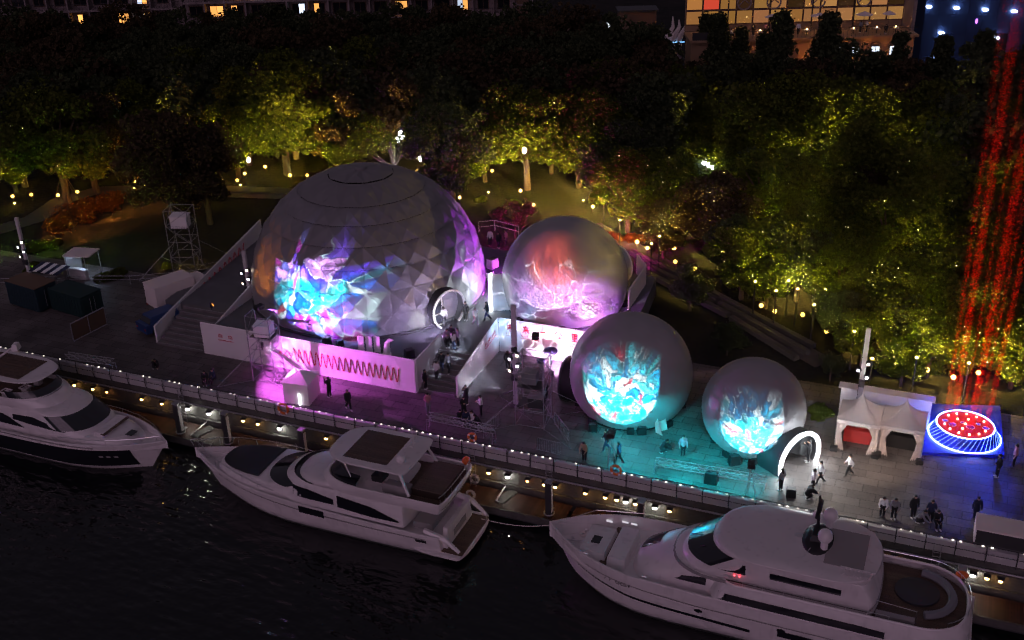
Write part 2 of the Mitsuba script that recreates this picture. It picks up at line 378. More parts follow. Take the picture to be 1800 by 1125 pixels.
m = MB(); m.mesh(trimesh.creation.icosphere(4, DR - 0.25).apply_translation(DC)); put(dome + '__inner_shell', m, 'mat_black', True)  # unseen black sphere added to stop light passing between the panels
m = MB()
for e in EL[1:]:
    a = np.linspace(0, 2 * np.pi, 97)[:-1]
    m.path([sph(DC, DR + 0.03, t, rad(e) - 0.004) for t in a], 0.022, 4, closed=True)
put(dome + '__seam_hem', m, 'mat_dome_fabric')
m = MB(); a = np.linspace(0, 2 * np.pi, 97)[:-1]
m.path([(DC[0] + (DR + .02) * math.cos(t), DC[1] + (DR + .02) * math.sin(t), DZ + .1) for t in a], 0.16, 6, closed=True); put(dome + '__base_ring', m, 'mat_dark_metal')
m = MB(); m.tube(sph(DC, DR - .2, 0, rad(90)), sph(DC, DR + .16, 0, rad(90)), .55, 12); put(dome + '__crown_cap', m, 'mat_dome_cap')


def tunnel(owner, c, d, r0, off, z, r=1.6, w=1.1, col='mat_dark_metal', rim='mat_white_panel', lit=None, doors=False, zf=None):
    """A round entrance tunnel that leaves a dome in direction d; w is the width of its outer collar."""
    d = np.array(d, float) / math.hypot(*d); s = np.array([-d[1], d[0], 0]); d3 = np.array([d[0], d[1], 0.0]); o = np.array([c[0], c[1], z])
    zf = z - r if zf is None else zf
    lim = math.asin(max(-1, min(1, (zf - z) / r)))
    ang = np.linspace(lim, np.pi - lim, 41)
    ring = lambda q, t: o + d3 * q + r * t * (np.cos(ang)[:, None] * s + np.sin(ang)[:, None] * _Z)
    P = [ring(r0 - 1.0, 1.0), ring(off, 1.0), ring(off, 0.93), ring(r0 - 1.0, 0.93)]
    v = np.vstack(P); n = 41; f = []
    for a in range(3):
        for i in range(n - 1): f.append([a * n + i, a * n + i + 1, (a + 1) * n + i + 1, (a + 1) * n + i])
    k = put(owner + '__entrance_tunnel', (v, np.array(f)), col, 30)
    rr = ring(off + 0.02, 0.965)
    m = MB(); m.path(rr, 0.15 if lit is not None else .11, 6)
    if lit is None: put(k + '__rim', m, rim, 40)
    else: put(k + '__light_ring', m, 'mat_white_panel', 40, emitter=glow(lit[0], lit[1]))
    m = MB(); v = [o + d3 * (off - 0.9)]; bk = ring(off - 0.9, 0.93)
    m.add(np.vstack([v, bk]), [[0, i, i + 1] for i in range(1, n)])
    put(k + '__back_curtain', m, 'mat_black')
    if doors:
        m = MB(); q = off - 0.25; pt = lambda a, b: o + d3 * q + s * a + _Z * b
        for a in (-.55,): m.tube(pt(a, zf - z), pt(a, math.sqrt(r * r * .85 - a * a)), .06, 4)
        for sx in (-1,):
            for b in (-.2, -1.2): m.tube(pt(sx * .55, b), pt(sx * 1.4 if b > -1 else sx * 1.0, b), .05, 4)
        put(k + '__door_frame', m, 'mat_white_panel')
        m = MB(); m.sheet([pt(-1.3, zf - z + .05), pt(-.6, zf - z + .05), pt(-.6, .9), pt(-1.3, .5)])
        put(k + '__door_leaf', m, 'mat_glass')
    return k
tunnel(dome, DC, (9.9, -4.5), 10.2, 11.1, DZ + 1.45, 1.75, doors=True, zf=DZ)


def balloon(name, label, c, R, zb):
    k = thing(name, label, 'dome')
    e = math.asin((zb + .02 - c[2]) / R); A, N = 96, 44; v = []
    for j in range(N + 1):
        el = e + (np.pi / 2 - 0.002 - e) * j / N
        for i in range(A):
            az = 2 * np.pi * i / A
            rr = R * (1 + 0.0025 * math.cos(12 * az) * math.cos(el) + 0.004 * (meshkit.noise(np.array([[math.cos(az) * 3, math.sin(az) * 3, el * 3]]), 3)[0] - .5))
            v.append(sph(c, rr, az, el))
    f = [[j * A + i, j * A + (i + 1) % A, (j + 1) * A + (i + 1) % A, (j + 1) * A + i] for j in range(N) for i in range(A)]
    put(k + '__skin', (np.array(v), np.array(f)), 'mat_balloon', True)
    rb = math.sqrt(R * R - (zb - c[2]) ** 2); a = np.linspace(0, 2 * np.pi, 73)[:-1]
    m = MB(); m.path([(c[0] + rb * math.cos(t), c[1] + rb * math.sin(t), zb + .1) for t in a], 0.13, 6, closed=True); put(k + '__base_ring', m, 'mat_black', 40)
    for t in np.arange(8) * np.pi / 4 + .3:
        m = MB(); m.box((c[0] + (rb + .35) * math.cos(t), c[1] + (rb + .35) * math.sin(t), zb + .22), (.5, .5, .44), t); put(k + '__ballast_weight', m, 'mat_black')
    return k
S2, R2 = np.array([-29.9, 82.74, 4.40]), 5.44
S3, R3 = np.array([-20.49, 71.29, 2.90]), 4.63
S4, R4 = np.array([-10.83, 69.29, 2.85]), 3.65
b2 = balloon('inflated_dome', 'grey inflated dome on the platform with red and white projection and a violet hot spot', S2, R2, DZ)
b3 = balloon('inflated_dome', 'third largest dome, grey inflated ball with turquoise picture, tunnel on its left side', S3, R3, 0)
b4 = balloon('inflated_dome', 'smallest dome, grey inflated ball with turquoise picture beside the glowing ring entrance', S4, R4, 0)
tunnel(b2, S2, (-.93, -.37), 5.0, 6.4, DZ + 1.35, 1.6, col='mat_canvas', lit=((14, 15, 15.5), 1.0), zf=DZ)
tunnel(b2, S2, (.55, .83), 5.0, 6.2, DZ + 2.3, 1.6, col='mat_steel', zf=DZ + .8)
tunnel(b3, S3, (-1, 0.02), 4.2, 5.2, 1.4, 1.7, col='mat_black', rim='mat_dark_metal', zf=0)
tunnel(b4, S4, (.84, -.54), 3.4, 4.5, 0.95, 1.98, col='mat_dark_metal', lit=((30, 32, 33), 4.0), zf=0)
m = MB()  # fabric door flap on the right foot of the third dome
m.add([(-17.6, 68.2, 0.02), (-16.9, 68.9, 0.02), (-17.3, 68.9, 2.3), (-17.9, 68.4, 2.3), (-17.0, 67.9, .02)], [[0, 1, 2], [0, 2, 3], [0, 3, 4]]); put(b3 + '__door_flap', m, 'mat_canvas')


# ------------------------------------------------------------------ projectors: spot lights with moving-picture slides
def petals(x, y, s):
    d1, d2, w = voronoi(x * s, y * s)
    return d1, smoothstep(0.10, 0.02, d2 - d1), w
def reef(seed, warm, mask, k=1.0):
    def fn(p, n, uv):
        x, y = uv.x * k + seed, uv.y * k
        wx, wy = fbm(x * 5, y * 5, 1.0, 3) - 0.5, fbm(x * 5 + 9, y * 5, 4.0, 3) - 0.5
        qx, qy = x + 0.30 * wx, y + 0.30 * wy
        d1, line, w = petals(qx, qy, 9.0)
        d3, line2, w2 = petals(qx + 0.12 * wy, qy, 22.0)
        big = fbm(x * 3.2 + 3, y * 3.2, seed, 3)
        t = smoothstep(0.35, 0.65, fbm(qx * 6, qy * 6, 2.0, 2))
        blue, cyan, teal = (mix((0.0, 0.10, 0.62), (0.0, 0.30, 0.85), t) if warm > .5 else mix((0.0, 0.20, 0.36), (0.0, 0.45, 0.70), t)), mix((0.0, 0.50, 0.80), (0.10, 0.85, 0.95), t), mix((0.0, 0.30, 0.38), (0.0, 0.62, 0.62), t)
        hot, wine = (mix((0.30, 0.02, 0.55), (0.85, 0.03, 0.42), t) if warm > .5 else mix((0.5, 0.05, 0.06), (0.05, 0.6, 0.4), t)), mi.Color3f(0.42, 0.04, 0.07)
        pick = lambda w, a, b: dr.select(w < 0.24, blue, dr.select(w < 0.50, cyan, dr.select(w < 0.64, mi.Color3f(0.75, 1.0, 1.0), dr.select(w < a, teal, dr.select(w < b, hot, wine)))))
        zone = smoothstep(0.46, 0.56, big) * warm
        c = mix(pick(w, 0.90 - 0.10 * warm, 0.90 + 0.05 * warm), pick(w, 0.66, 0.93) * mi.Color3f(0.8, 0.35, 0.8) + hot * 0.3, zone)
        c = c * (0.45 + 0.75 * smoothstep(0.55, 0.1, d1)) * (0.55 + 0.8 * dr.select(w2 < 0.3, 0.12, w2))
        c = mix(c, (0.02, 0.05, 0.12), line * dr.select(w2 > 0.5, 0.8, 0.0))
        c = mix(c, (0.70, 1.0, 1.0), line * dr.select(w2 < 0.5, 0.75, 0.0) + line2 * dr.select((w > 0.40) & (w2 > 0.45), 0.7, 0.0))
        return dr.power(dr.maximum(c, 0.0), 1.15) * mask(uv.x, uv.y, big, qx, qy)
    return proc(fn)
def glowspot(x, y, cx, cy, r, q=1.0): return dr.exp(-(dr.square(x - cx) + dr.square((y - cy) * q)) / (r * r))
def boxmask(x, y, x0, x1, y0, y1, s=0.01): return smoothstep(x0 - s, x0 + s, x) * smoothstep(x1 + s, x1 - s, x) * smoothstep(y0 - s, y0 + s, y) * smoothstep(y1 + s, y1 - s, y)


def projector(label, pos, aim, stand=True):
    k = thing('projector', label, 'projector', None)
    pos, aim = np.array(pos, float), np.array(aim, float); d = aim - pos; d /= np.linalg.norm(d); rz = math.atan2(d[1], d[0])
    m = MB(); m.box(pos - d * .45, (.7, .5, .32), rz); put(k + '__housing', m, 'mat_black')
    m = MB(); m.tube(pos - d * .12, pos - d * .02, .1, 10); put(k + '__lens', m, 'mat_glass', 30)
    if stand:
        m = MB(); b = pos - d * .45
        for t in (0.3, 2.4, 4.5): m.tube((b[0] + .5 * math.cos(t), b[1] + .5 * math.sin(t), 0), (b[0], b[1], b[2] - .2), .025, 5)
        put(k + '__tripod', m, 'mat_scaffold')
    return k


# dome: from the front scaffold
PA, AA = np.array([-48.6, 65.2, 6.8]), np.array([-46.6, 71.6, 5.6])
def m_dome(x, y, big, qx, qy):
    a = boxmask(x, y, MD[0], MD[1], MD[2], MD[3], 0.003)
    cx, cy = (x - MD[0]) / (MD[1] - MD[0]), (y - MD[2]) / (MD[3] - MD[2])
    plume = smoothstep(1.5, 0.9, cy) * smoothstep(0.48, 0.64, fbm(qx * 16 + qy * 5, qy * 3.0, 3.0, 3)) * boxmask(cx, cy, 0.08, 1.0, 0.75, 1.5, 0.08)
    gain = 2.9 - 2.3 * cx + 1.4 * smoothstep(.5, 1.0, cy)
    return (a * (0.42 + 1.1 * glowspot(cx, cy, 0.50, 0.28, 0.26, .8) + 0.5 * glowspot(cx, cy, 0.8, 0.45, 0.2)) + plume * 0.40) * gain
MD = (0.36, 0.775, 0.315, 0.60)
projector('black projector on the magenta lit scaffold, aimed at the largest dome', PA, AA, False)
spot('slide_of_large_dome', PA, AA, (1500, 1500, 1500), 60, 59.5, 12.0, reef(2.0, 1.0, m_dome, 2.0))
# second dome: from the scaffold beside the banner wall
PB, AB = np.array([-27.3, 69.2, 6.0]), np.array([-29.6, 77.9, 4.6])
def red_slide(p, n, uv):
    x, y = uv.x, uv.y
    wx, wy = fbm(x * 6, y * 6, 1.0, 3) - 0.5, fbm(x * 6 + 5, y * 6, 7.0, 3) - 0.5
    d1, line, w = petals(x * 2 + 0.6 * wx, y * 2 + 0.4 * wy, 9.0)
    c = mi.Color3f(1.0, 0.14, 0.07) * (1.9 * glowspot(x + .25 * wx, y + .1 * wy, 0.45, 0.645, 0.105)) + mi.Color3f(1.0, 0.45, 0.06) * (0.8 * glowspot(x, y, 0.54, 0.60, 0.035))
    low = smoothstep(0.61, 0.56, y + 0.12 * wy)
    c = c + mi.Color3f(0.25, 0.07, 0.12) * low
    c += mi.Color3f(0.8, 0.9, 1.0) * (line * smoothstep(0.66, 0.58, y + .1 * wy) * dr.select(w > 0.25, 2.8, 0.0)) + mi.Color3f(0.0, 0.40, 0.65) * (smoothstep(0.54, 0.62, x + .2 * wx) * smoothstep(.7, .5, y))
    c = c * (0.55 + 0.9 * smoothstep(.35, .65, fbm(x * 26 + 3 * wx, y * 14, 2.0, 3)))
    return c * boxmask(x, y, 0.22, 0.80, 0.30, 0.80, 0.05)
projector('black projector on top of the scaffold by the banner wall', PB, AB, False)
spot('slide_of_second_dome', PB, AB, (480, 480, 480), 48, 47.5, 8.0, proc(red_slide))
# third and fourth domes: low projectors by the parapet
def m_ball(x, y, big, qx, qy):
    r2 = dr.square((x - 0.525) / 0.235) + dr.square((y - 0.585) / 0.255)
    a = smoothstep(1.06, 0.97, r2 * r2 * 0.5 + r2 * 0.5)
    glows = 1.8 * glowspot(x, y, 0.42, 0.50, 0.085) + 1.8 * glowspot(x, y, 0.64, 0.50, 0.085) + 0.55 + 0.3 * smoothstep(.55, .35, y)
    top = smoothstep(0.86, 0.60, y + .25 * (big - .5))
    return a * glows * (0.22 + 0.78 * top) * (1.0 + 0.9 * r2) + 0.020 * smoothstep(0.5, 0.3, y)
for nm, c, R, pos, I in (('third', S3, R3, np.array([-19.2, 62.6, 3.1]), 560), ('fourth', S4, R4, np.array([-9.6, 62.5, 2.9]), 330)):
    aim = c + np.array([0.2, 0, -.5])
    projector(f'black projector on a tripod at the parapet, facing the {"third largest" if nm == "third" else "smallest"} dome', pos, aim)
    spot(f'slide_of_{nm}_dome', pos, aim, (I * 2.3, I * 2.3, I * 2.3), 49, 48.5, 11.0, reef(5.0 if nm == 'third' else 11.0, 0.12, m_ball, 1.9))
# turquoise wash of the paving before the two small domes, from spots added in the air without fixtures
spot('turquoise_wash', (-17.0, 62.0, 4.8), (-17.0, 65.2, 0), (0, 210, 240), 44, 34, 2.0)
spot('turquoise_wash', (-11.5, 61.9, 4.8), (-11.8, 64.6, 0), (0, 210, 240), 42, 34, 2.0)

# violet floods behind and beside the large dome
flood = 0
def floodlight(label, pos, aim, rgbv, cut=55, w=1.0, lens=3.0, texture=None):
    k = thing('floodlight', label, 'floodlight')
    pos, aim = np.array(pos, float), np.array(aim, float); d = aim - pos; d /= np.linalg.norm(d); rz = math.atan2(d[1], d[0])
    m = MB(); m.box(pos - d * .16, (.2, .42, .32), rz); m.box(pos - d * .16 - np.array([0, 0, .28]), (.08, .5, .06), rz); put(k + '__housing', m, 'mat_black')
    m = MB(); s = np.array([-d[1], d[0], 0]); s /= np.linalg.norm(s) + 1e-9; u = np.cross(d, s); q = pos - d * .02
    m.sheet([q + s * .17 + u * .12, q - s * .17 + u * .12, q - s * .17 - u * .12, q + s * .17 - u * .12]); 
    col = np.array(rgbv, float) / max(rgbv) * lens
    put(k + '__lens', m, 'mat_white_panel', emitter=glow(col, 0.02))
    spot('flood_beam', pos, aim, np.array(rgbv) * 2.6, cut, cut * .75, w * 1.3, texture)
floodlight('violet floodlight on the ground behind the right flank of the largest dome', (-33.4, 88.0, 2.2), (-38.4, 82.5, 5.0), (330, 20, 560), 60, 1.6)
floodlight('violet floodlight hidden behind the left rear of the largest dome', (-56, 95.5, .6), (-52, 103.0, 0), (70, 14, 170), 75, .6)
floodlight('magenta floodlight on the front scaffold pointing at the white wall', (-48.6, 64.5, 3.6), (-45.2, 66.6, 0.0), (185, 30, 215), 66, 3.0)
floodlight('cool violet floodlight on the deck washing the dome beside its entrance', (-36.6, 72.6, 2.3), (-41.5, 75.0, 6.0), (46, 36, 66), 60, 1.0)
floodlight('bright violet floodlight at the foot of the second largest dome', (-25.2, 77.6, 3.0), (-26.0, 79.1, 3.5), (46, 12, 72), 70, 1.6, 12)
floodlight('white pink floodlight lying in front of the banner wall', (-27.6, 73.4, 0.6), (-26.9, 76.3, 1.4), (270, 120, 290), 68, 2.2, 8)
floodlight('magenta floodlight among the guests behind the domes', (-34.0, 93.0, 3.6), (-35.0, 97, 0), (420, 14, 190), 75, .8)
floodlight('orange floodlight low on the left edge of the largest dome', (-57.1, 69.6, 3.6), (-53.0, 72.6, 6.6), (60, 17, 1.5), 26, .8)
def dapple(p, n, uv):
    x, y = uv.x * 11, uv.y * 11; w = fbm(x * .7, y * .7, 3.0, 2)
    d1, d2, q = voronoi(x + 2 * w, y + 1.4 * w)
    return mi.Color3f(0.85, 0.9, 1.0) * (smoothstep(0.12, 0.3, d2 - d1) * dr.select(q > 0.35, 1.0, 0.05) * smoothstep(0.5, 0.2, dr.sqrt(dr.square(uv.x - .5) + dr.square(uv.y - .5))))
floodlight('white gobo spotlight halfway up the central mast', (-28.7, 68.0, 5.0), (-33.2, 71.2, 0.6), (260, 275, 320), 30, 1.2, 10, proc(dapple))
# spot added in mid-air to brighten the small square
spot('square_light', (-4.6, 66.6, 5.5), (-3.0, 65.6, 0), (66, 57, 47), 58, 34, 1.4)
spot('door_light', (-35.0, 73.9, 5.0), (-37.6, 75.8, 2.6), (150, 155, 170), 40, 30, .8)  # added in the air to brighten the entrance rim
# ------------------------------------------------------------------ quay edge: parapet, railing, lamps, piles
rail = thing('quay_railing', 'long pale parapet with dark curved railing posts and small white lamps along the quay edge', 'railing')
def near(x): return -80 < x < 14
SEG = 1.75
m0 = MB(); m0.box((0, 0, 0.36), (SEG - 0.02, 0.30, 0.86), 0, 0.97); kp = None
m1 = MB(); m1.path([(0, 0.10, -0.35), (0, -0.12, 0.1), (0, -0.17, 0.6), (0, -0.10, 1.0), (0, 0.0, 1.12)], 0.035, 5); kq = None
m2 = MB(); m2.box((0, 0, 0), (0.15, 0.10, 0.05), 0, .8); kl = None
for i in range(int(120 / SEG)):
    x = -92 + i * SEG; tw = T().translate([x, 61.10, 0])
    if near(x) or kp is None:
        if kp is None: kp = put(rail + '__kerb_panel', m0, 'mat_pale_stone', to_world=tw)
        else: again(rail + '__kerb_panel', kp, tw)
        tw = T().translate([x + SEG / 2, 60.94, 0])
        if kq is None: kq = put(rail + '__post', m1, 'mat_dark_metal', 40, to_world=tw)
        else: again(rail + '__post', kq, tw)
        for j in range(3):
            if RNG.random() < 0.34: continue
            b = 0.45 + 2.2 * RNG.random() ** 2; tw = T().translate([x - SEG / 2 + SEG * (j + .5) / 3 + RNG.normal(0, .06), 61.2, 0.83])
            e = glow((b, b * .92, b * .74), 0.02)
            if kl is None: kl = put(rail + '__lamp', m2, 'mat_white_panel', to_world=tw, emitter=e)
            else: 
                k = again(rail + '__lamp', kl, tw); scene[k]['emitter'] = e
for y, z, r in ((60.92, 1.13, .035), (60.8, .55, .02)):
    m = MB(); m.tube((-95, y, z), (30, y, z), r, 6); put(rail + '__handrail', m, 'mat_dark_metal')
m = MB(); m.tube((-95, 60.82, -.62), (30, 60.82, -.62), .07, 6); put(rail + '__conduit', m, 'mat_scaffold')

for i, (px, py) in enumerate([(60, 640), (415, 725), (545, 757), (720, 820), (965, 862), (1128, 895), (1300, 925), (1500, 962), (1690, 1000), (305, 728)]):
    q = at(px, py, -1.2) if False else at(px, py, -.5); x = q[0]
    k = thing('mooring_pile', ['grey mooring pile behind the bow of the left yacht', 'grey mooring pile below the left scaffold', 'grey mooring pile below the small white tent', 'grey mooring pile behind the hardtop of the middle yacht', 'grey mooring pile right of the middle yacht stern', 'tall pale mooring pile left of the right yacht windscreen', 'mooring pile behind the right yacht roof front', 'mooring pile behind the twin white radomes', 'grey mooring pile at the stern of the right yacht', 'grey mooring pile right of the lit wall lamps at left'][i], 'pile', 'mooring piles along the quay')
    m = MB(); m.box((x, 59.3, -1.95), (0.42, 0.42, 4.3)); put(k + '__shaft', m, 'mat_dark_metal')
    m = MB(); m.box((x + .225, 59.3, -1.1), (0.03, 0.3, 2.2)); put(k + '__fender_strip', m, 'mat_pale_stone')
    m = MB(); m.box((x, 59.3, 0.24), (0.5, 0.5, 0.08)); put(k + '__cap', m, 'mat_scaffold')
    m = MB(); a = np.linspace(0, 2 * np.pi, 17)[:-1]; m.path([(x + .36 * math.cos(t), 59.3 + .36 * math.sin(t), -2.35) for t in a], .05, 5, True); m.box((x, 59.75, -2.35), (.3, .5, .08)); put(k + '__guide_ring', m, 'mat_scaffold')

WLAMP = [(133, 678, 0), (165, 683, 0), (190, 690, 1), (250, 697, 0), (285, 703, 0), (330, 712, 2), (368, 722, 2), (430, 745, 0), (455, 745, 0), (492, 747, 2), (575, 770, 0), (640, 772, 0), (825, 820, 0), (860, 826, 0), (893, 829, 2), (928, 838, 1), (958, 848, 0), (977, 848, 0), (1030, 857, 0), (1065, 865, 0), (1085, 868, 0), (1101, 871, 2), (1118, 876, 0), (1152, 884, 2), (1178, 890, 0), (1290, 905, 0), (1575, 955, 1), (1738, 1000, 0), (1762, 1005, 0), (1713, 995, 2)]
for px, py, c in WLAMP:
    x = at_y(px, py, 61.0)[0]
    k = thing('wall_lamp', ('amber wall lamp', 'small orange wall lamp', 'bright white wall lamp')[c] + ' under the quay edge, shining on wall and pontoon', 'wall lamp', ('amber lamps on the quay wall', 'orange lamps on the quay wall', 'white lamps on the quay wall')[c])
    m = MB(); m.ball((x, 60.86, -1.28), (.11, .09, .12)[c], 1, (1.3, 1, .8))
    put(k + '__bulb', m, 'mat_white_panel', emitter=glow(((19, 9.6, 2.0), (14, 5, 1.2), (85, 85, 75))[c], (.12, .04, .5)[c]))
    m = MB(); m.box((x, 60.9, -1.1), (.42, .3, .05)); put(k + '__shade', m, 'mat_dark_metal')
# life rings hanging on the railing and pontoon clutter
def lifering(c, r, lab, mt='mat_orange'):
    k = thing('life_ring', lab, 'life ring'); a = np.linspace(0, 2 * np.pi, 25)[:-1]
    m = MB(); m.path([(c[0] + r * math.cos(t), c[1], c[2] + r * math.sin(t)) for t in a], .09, 6, True); put(k + '__ring', m, mt, 40)
    m = MB()
    for t in (0.8, 2.4, 3.9, 5.5): m.box((c[0] + r * math.cos(t), c[1] - .01, c[2] + r * math.sin(t)), (.12, .22, .12), 0)
    put(k + '__band', m, 'mat_white_panel')
for px, py, r, lab in [(498, 718, .42, 'orange life ring hanging on the railing below the small white tent'), (830, 768, .3, 'pale red life ring on the railing behind the middle yacht'), (1083, 826, .34, 'pinkish life ring hanging on the railing before the turquoise paving')]:
    x = at_y(px, py, 60.75)[0]; lifering((x, 60.72, at_y(px, py, 60.75)[2]), r, lab)
lifering((at(830, 870, -2.4)[0], 59.2, -2.2), .3, 'white life ring on the pontoon behind the middle yacht', 'mat_canvas')
lifering((at(840, 840, -2.2)[0], 60.7, -1.9), .32, 'grey life ring on the wall beside the amber lamps', 'mat_pale_stone')
for px, py, lab in [(840, 840, 'middle yacht'), (975, 865, 'tall pile'), (1640, 1000, 'right yacht stern'), (350, 722, 'left mooring pile')]:
    x = at(px, py, -2.4)[0]; k = thing('quay_ladder', f'dark steel ladder down the quay wall near the {lab}', 'ladder')
    m = MB()
    for s in (-.22, .22): m.tube((x + s, 60.7, -2.6), (x + s, 60.7, .5), .03, 5)
    put(k + '__rail', m, 'mat_scaffold')
    for i in range(9): m = MB(); m.tube((x - .22, 60.7, -2.4 + i * .3), (x + .22, 60.7, -2.4 + i * .3), .022, 5); put(k + '__rung', m, 'mat_scaffold')
# gangway from the quay to the pontoon and small pontoon bollards
k = thing('gangway', 'short pale gangway lying on the pontoon behind the middle yacht stern', 'gangway'); a = at(872, 880, -2.4); b = at(890, 852, -2.2)
m = MB(); m.path([a, b], .07, 4); put(k + '__rail', m, 'mat_white_panel'); m = MB(); m.box(((a[0] + b[0]) / 2 + .4, (a[1] + b[1]) / 2, -2.53), (.7, 1.8, .06), -.3); put(k + '__plank', m, 'mat_concrete')
k = thing('gangway', 'pale gangway rail on the pontoon between the left and middle yachts', 'gangway'); a = at(335, 765, -2.4); b = at(363, 742, -2.2)
m = MB(); m.path([a, b], .06, 4); put(k + '__rail', m, 'mat_white_panel'); m = MB(); m.box(((a[0] + b[0]) / 2 + .4, (a[1] + b[1]) / 2, -2.53), (.7, 1.8, .06), -.3); put(k + '__plank', m, 'mat_concrete')

# ------------------------------------------------------------------ light masts
def mast(p, h, lab, lean=0.0, lampz=(4.6, 4.2, 3.7, 3.2), dark=False):
    k = thing('light_mast', lab, 'mast'); x, y = p
    m = MB(); m.box((x, y, h / 2), (.34, .22, h)); put(k + '__post', m, 'mat_mast')
    m = MB(); m.box((x, y, .1), (.7, .6, .2)); put(k + '__foot', m, 'mat_concrete')
    m = MB(); m.box((x - .19, y - .02, h / 2 + .4), (.05, .1, h * .7)); put(k + '__cable_tray', m, 'mat_dark_metal')
    for i, z in enumerate(lampz):
        sx = -1 if i % 2 else 1
        m = MB(); m.box((x + sx * .3, y - .18, z), (.3, .3, .28), .3 * sx); put(k + '__lamp_housing', m, 'mat_black')
        m = MB(); m.box((x + sx * .32, y - .36, z), (.2, .05, .18), .3 * sx)
        b = (9, 4)[i % 2]; put(k + '__lamp', m, 'mat_white_panel', emitter=glow((b, b * .85, b * .6) if i % 3 == 0 else (b * .8, b * .9, b), 0.04))
    m = MB(); m.box((x, y - .18, lampz[-1] - .6), (.42, .3, .5)); put(k + '__control_box', m, 'mat_dark_metal')
mast((-28.7, 68.3), 8.6, 'slim grey light mast between the stairs and the front right scaffold')
mast((-57.4, 75.2), 6.3, 'pinkish light mast on the deck at the left flank of the largest dome')
mast((-82.8, 74.5), 6.6, 'light mast at the far left beside the green lit lawn', lampz=(4.2, 3.6, 3.2, 2.6))
mast((-4.1, 75.0), 7.6, 'tall white light mast behind the pagoda tents', lampz=(4.9, 4.3, 3.8))

spot('mast_light', (-4.6, 73.7, 1.4), (-4.1, 75.0, 6.0), (26, 28, 32), 50, 40, .4)  # added without a fixture to brighten the white mast
# ------------------------------------------------------------------ trees
def leafcards(pos, size, rng, up=0.35):
    n = len(pos); nrm = rng.normal(size=(n, 3)); nrm[:, 2] = abs(nrm[:, 2]) + up; nrm /= np.linalg.norm(nrm, axis=1, keepdims=True)
    a = np.cross(nrm, rng.normal(size=(n, 3))); a /= np.linalg.norm(a, axis=1, keepdims=True); b = np.cross(nrm, a)
    s = size * (0.6 + 0.8 * rng.random((n, 1))); w = s * 0.42
    v = np.stack([pos - a * s * .5, pos + b * w, pos + a * s * .5 + nrm * s * .12, pos - b * w], 1).reshape(-1, 3)
    i = np.arange(n)[:, None] * 4
    return v, np.vstack([i + [0, 1, 2], i + [0, 2, 3]])


def maketree(seed, R, H, n, per, leaf, kind='round'):
    rng = np.random.default_rng(seed); C = []
    hc = H * (0.57 if kind != 'cone' else .5)
    while len(C) < n:
        d = rng.normal(size=3); d /= np.linalg.norm(d); r = rng.random() ** .4
        if kind == 'round': c = np.array([d[0] * R * .78 * r, d[1] * R * .78 * r, hc + d[2] * H * .33 * r + .3 * rng.normal()])
        elif kind == 'cone': z = rng.random() ** 1.4; q = R * (1 - z) * (.4 + .6 * rng.random()); t = rng.random() * 6.28; c = np.array([q * math.cos(t), q * math.sin(t), H * .12 + z * H * .86])
        else: c = np.array([d[0] * R * .85, d[1] * R * .85, hc + abs(d[2]) * H * .3 * r - .06 * H])
        C.append(c)
    C = np.array(C); P = []
    for c in C:
        k = int(per * (.5 + rng.random())); d = rng.normal(size=(k, 3)); d /= np.linalg.norm(d, axis=1, keepdims=True)
        rc = R * (.20 + .17 * rng.random()) * (1 if kind != 'cone' else 1.15); P.append(c + d * (rc * rng.random((k, 1)) ** .45) * [1, 1, .72])
    P = np.vstack(P); P = P[P[:, 2] > .5]
    crown = leafcards(P, leaf, rng, .2)
    tr = MB(); top = hc + (H * .1 if kind != 'cone' else H * .4); lean = rng.normal(size=2) * .25
    tr.path([(0, 0, -.1), (lean[0] * .3, lean[1] * .3, top * .35), (lean[0], lean[1], top * .7), (lean[0] * 1.3, lean[1] * 1.3, top)], [R * .055 + .05, R * .045 + .03, R * .03 + .02, .03], 7)
    for c in C[rng.permutation(n)[:8 if kind != 'cone' else 3]]:
        z0 = top * (.32 + .3 * rng.random()); b = np.array([lean[0] * z0 / top, lean[1] * z0 / top, z0]); mid = (b + c) / 2 + np.array([0, 0, -.15 * R * .3])
        tr.path([b, mid, c], [R * .026 + .02, R * .016 + .015, .012], 5)
    return crown, tr.out(), P
PROTO = {}
def proto(name, *a):
    c, t, P = maketree(*a); PROTO[name] = [c, t, P, {}, a[2] * (0.57 if a[-1] != 'cone' else .5), a[1]]
for i in range(4): proto(f'round{i}', 40 + i, 4.0, 8.0, 48, 240, .27, 'round')
for i in range(3): proto(f'dim{i}', 60 + i, 4.2, 8.5, 34, 110, .44, 'round')
for i in range(2): proto(f'cone{i}', 70 + i, 2.5, 9.5, 90, 70, .36, 'cone')
proto('pine0', 81, 3.8, 7.6, 20, 120, .26, 'flat')


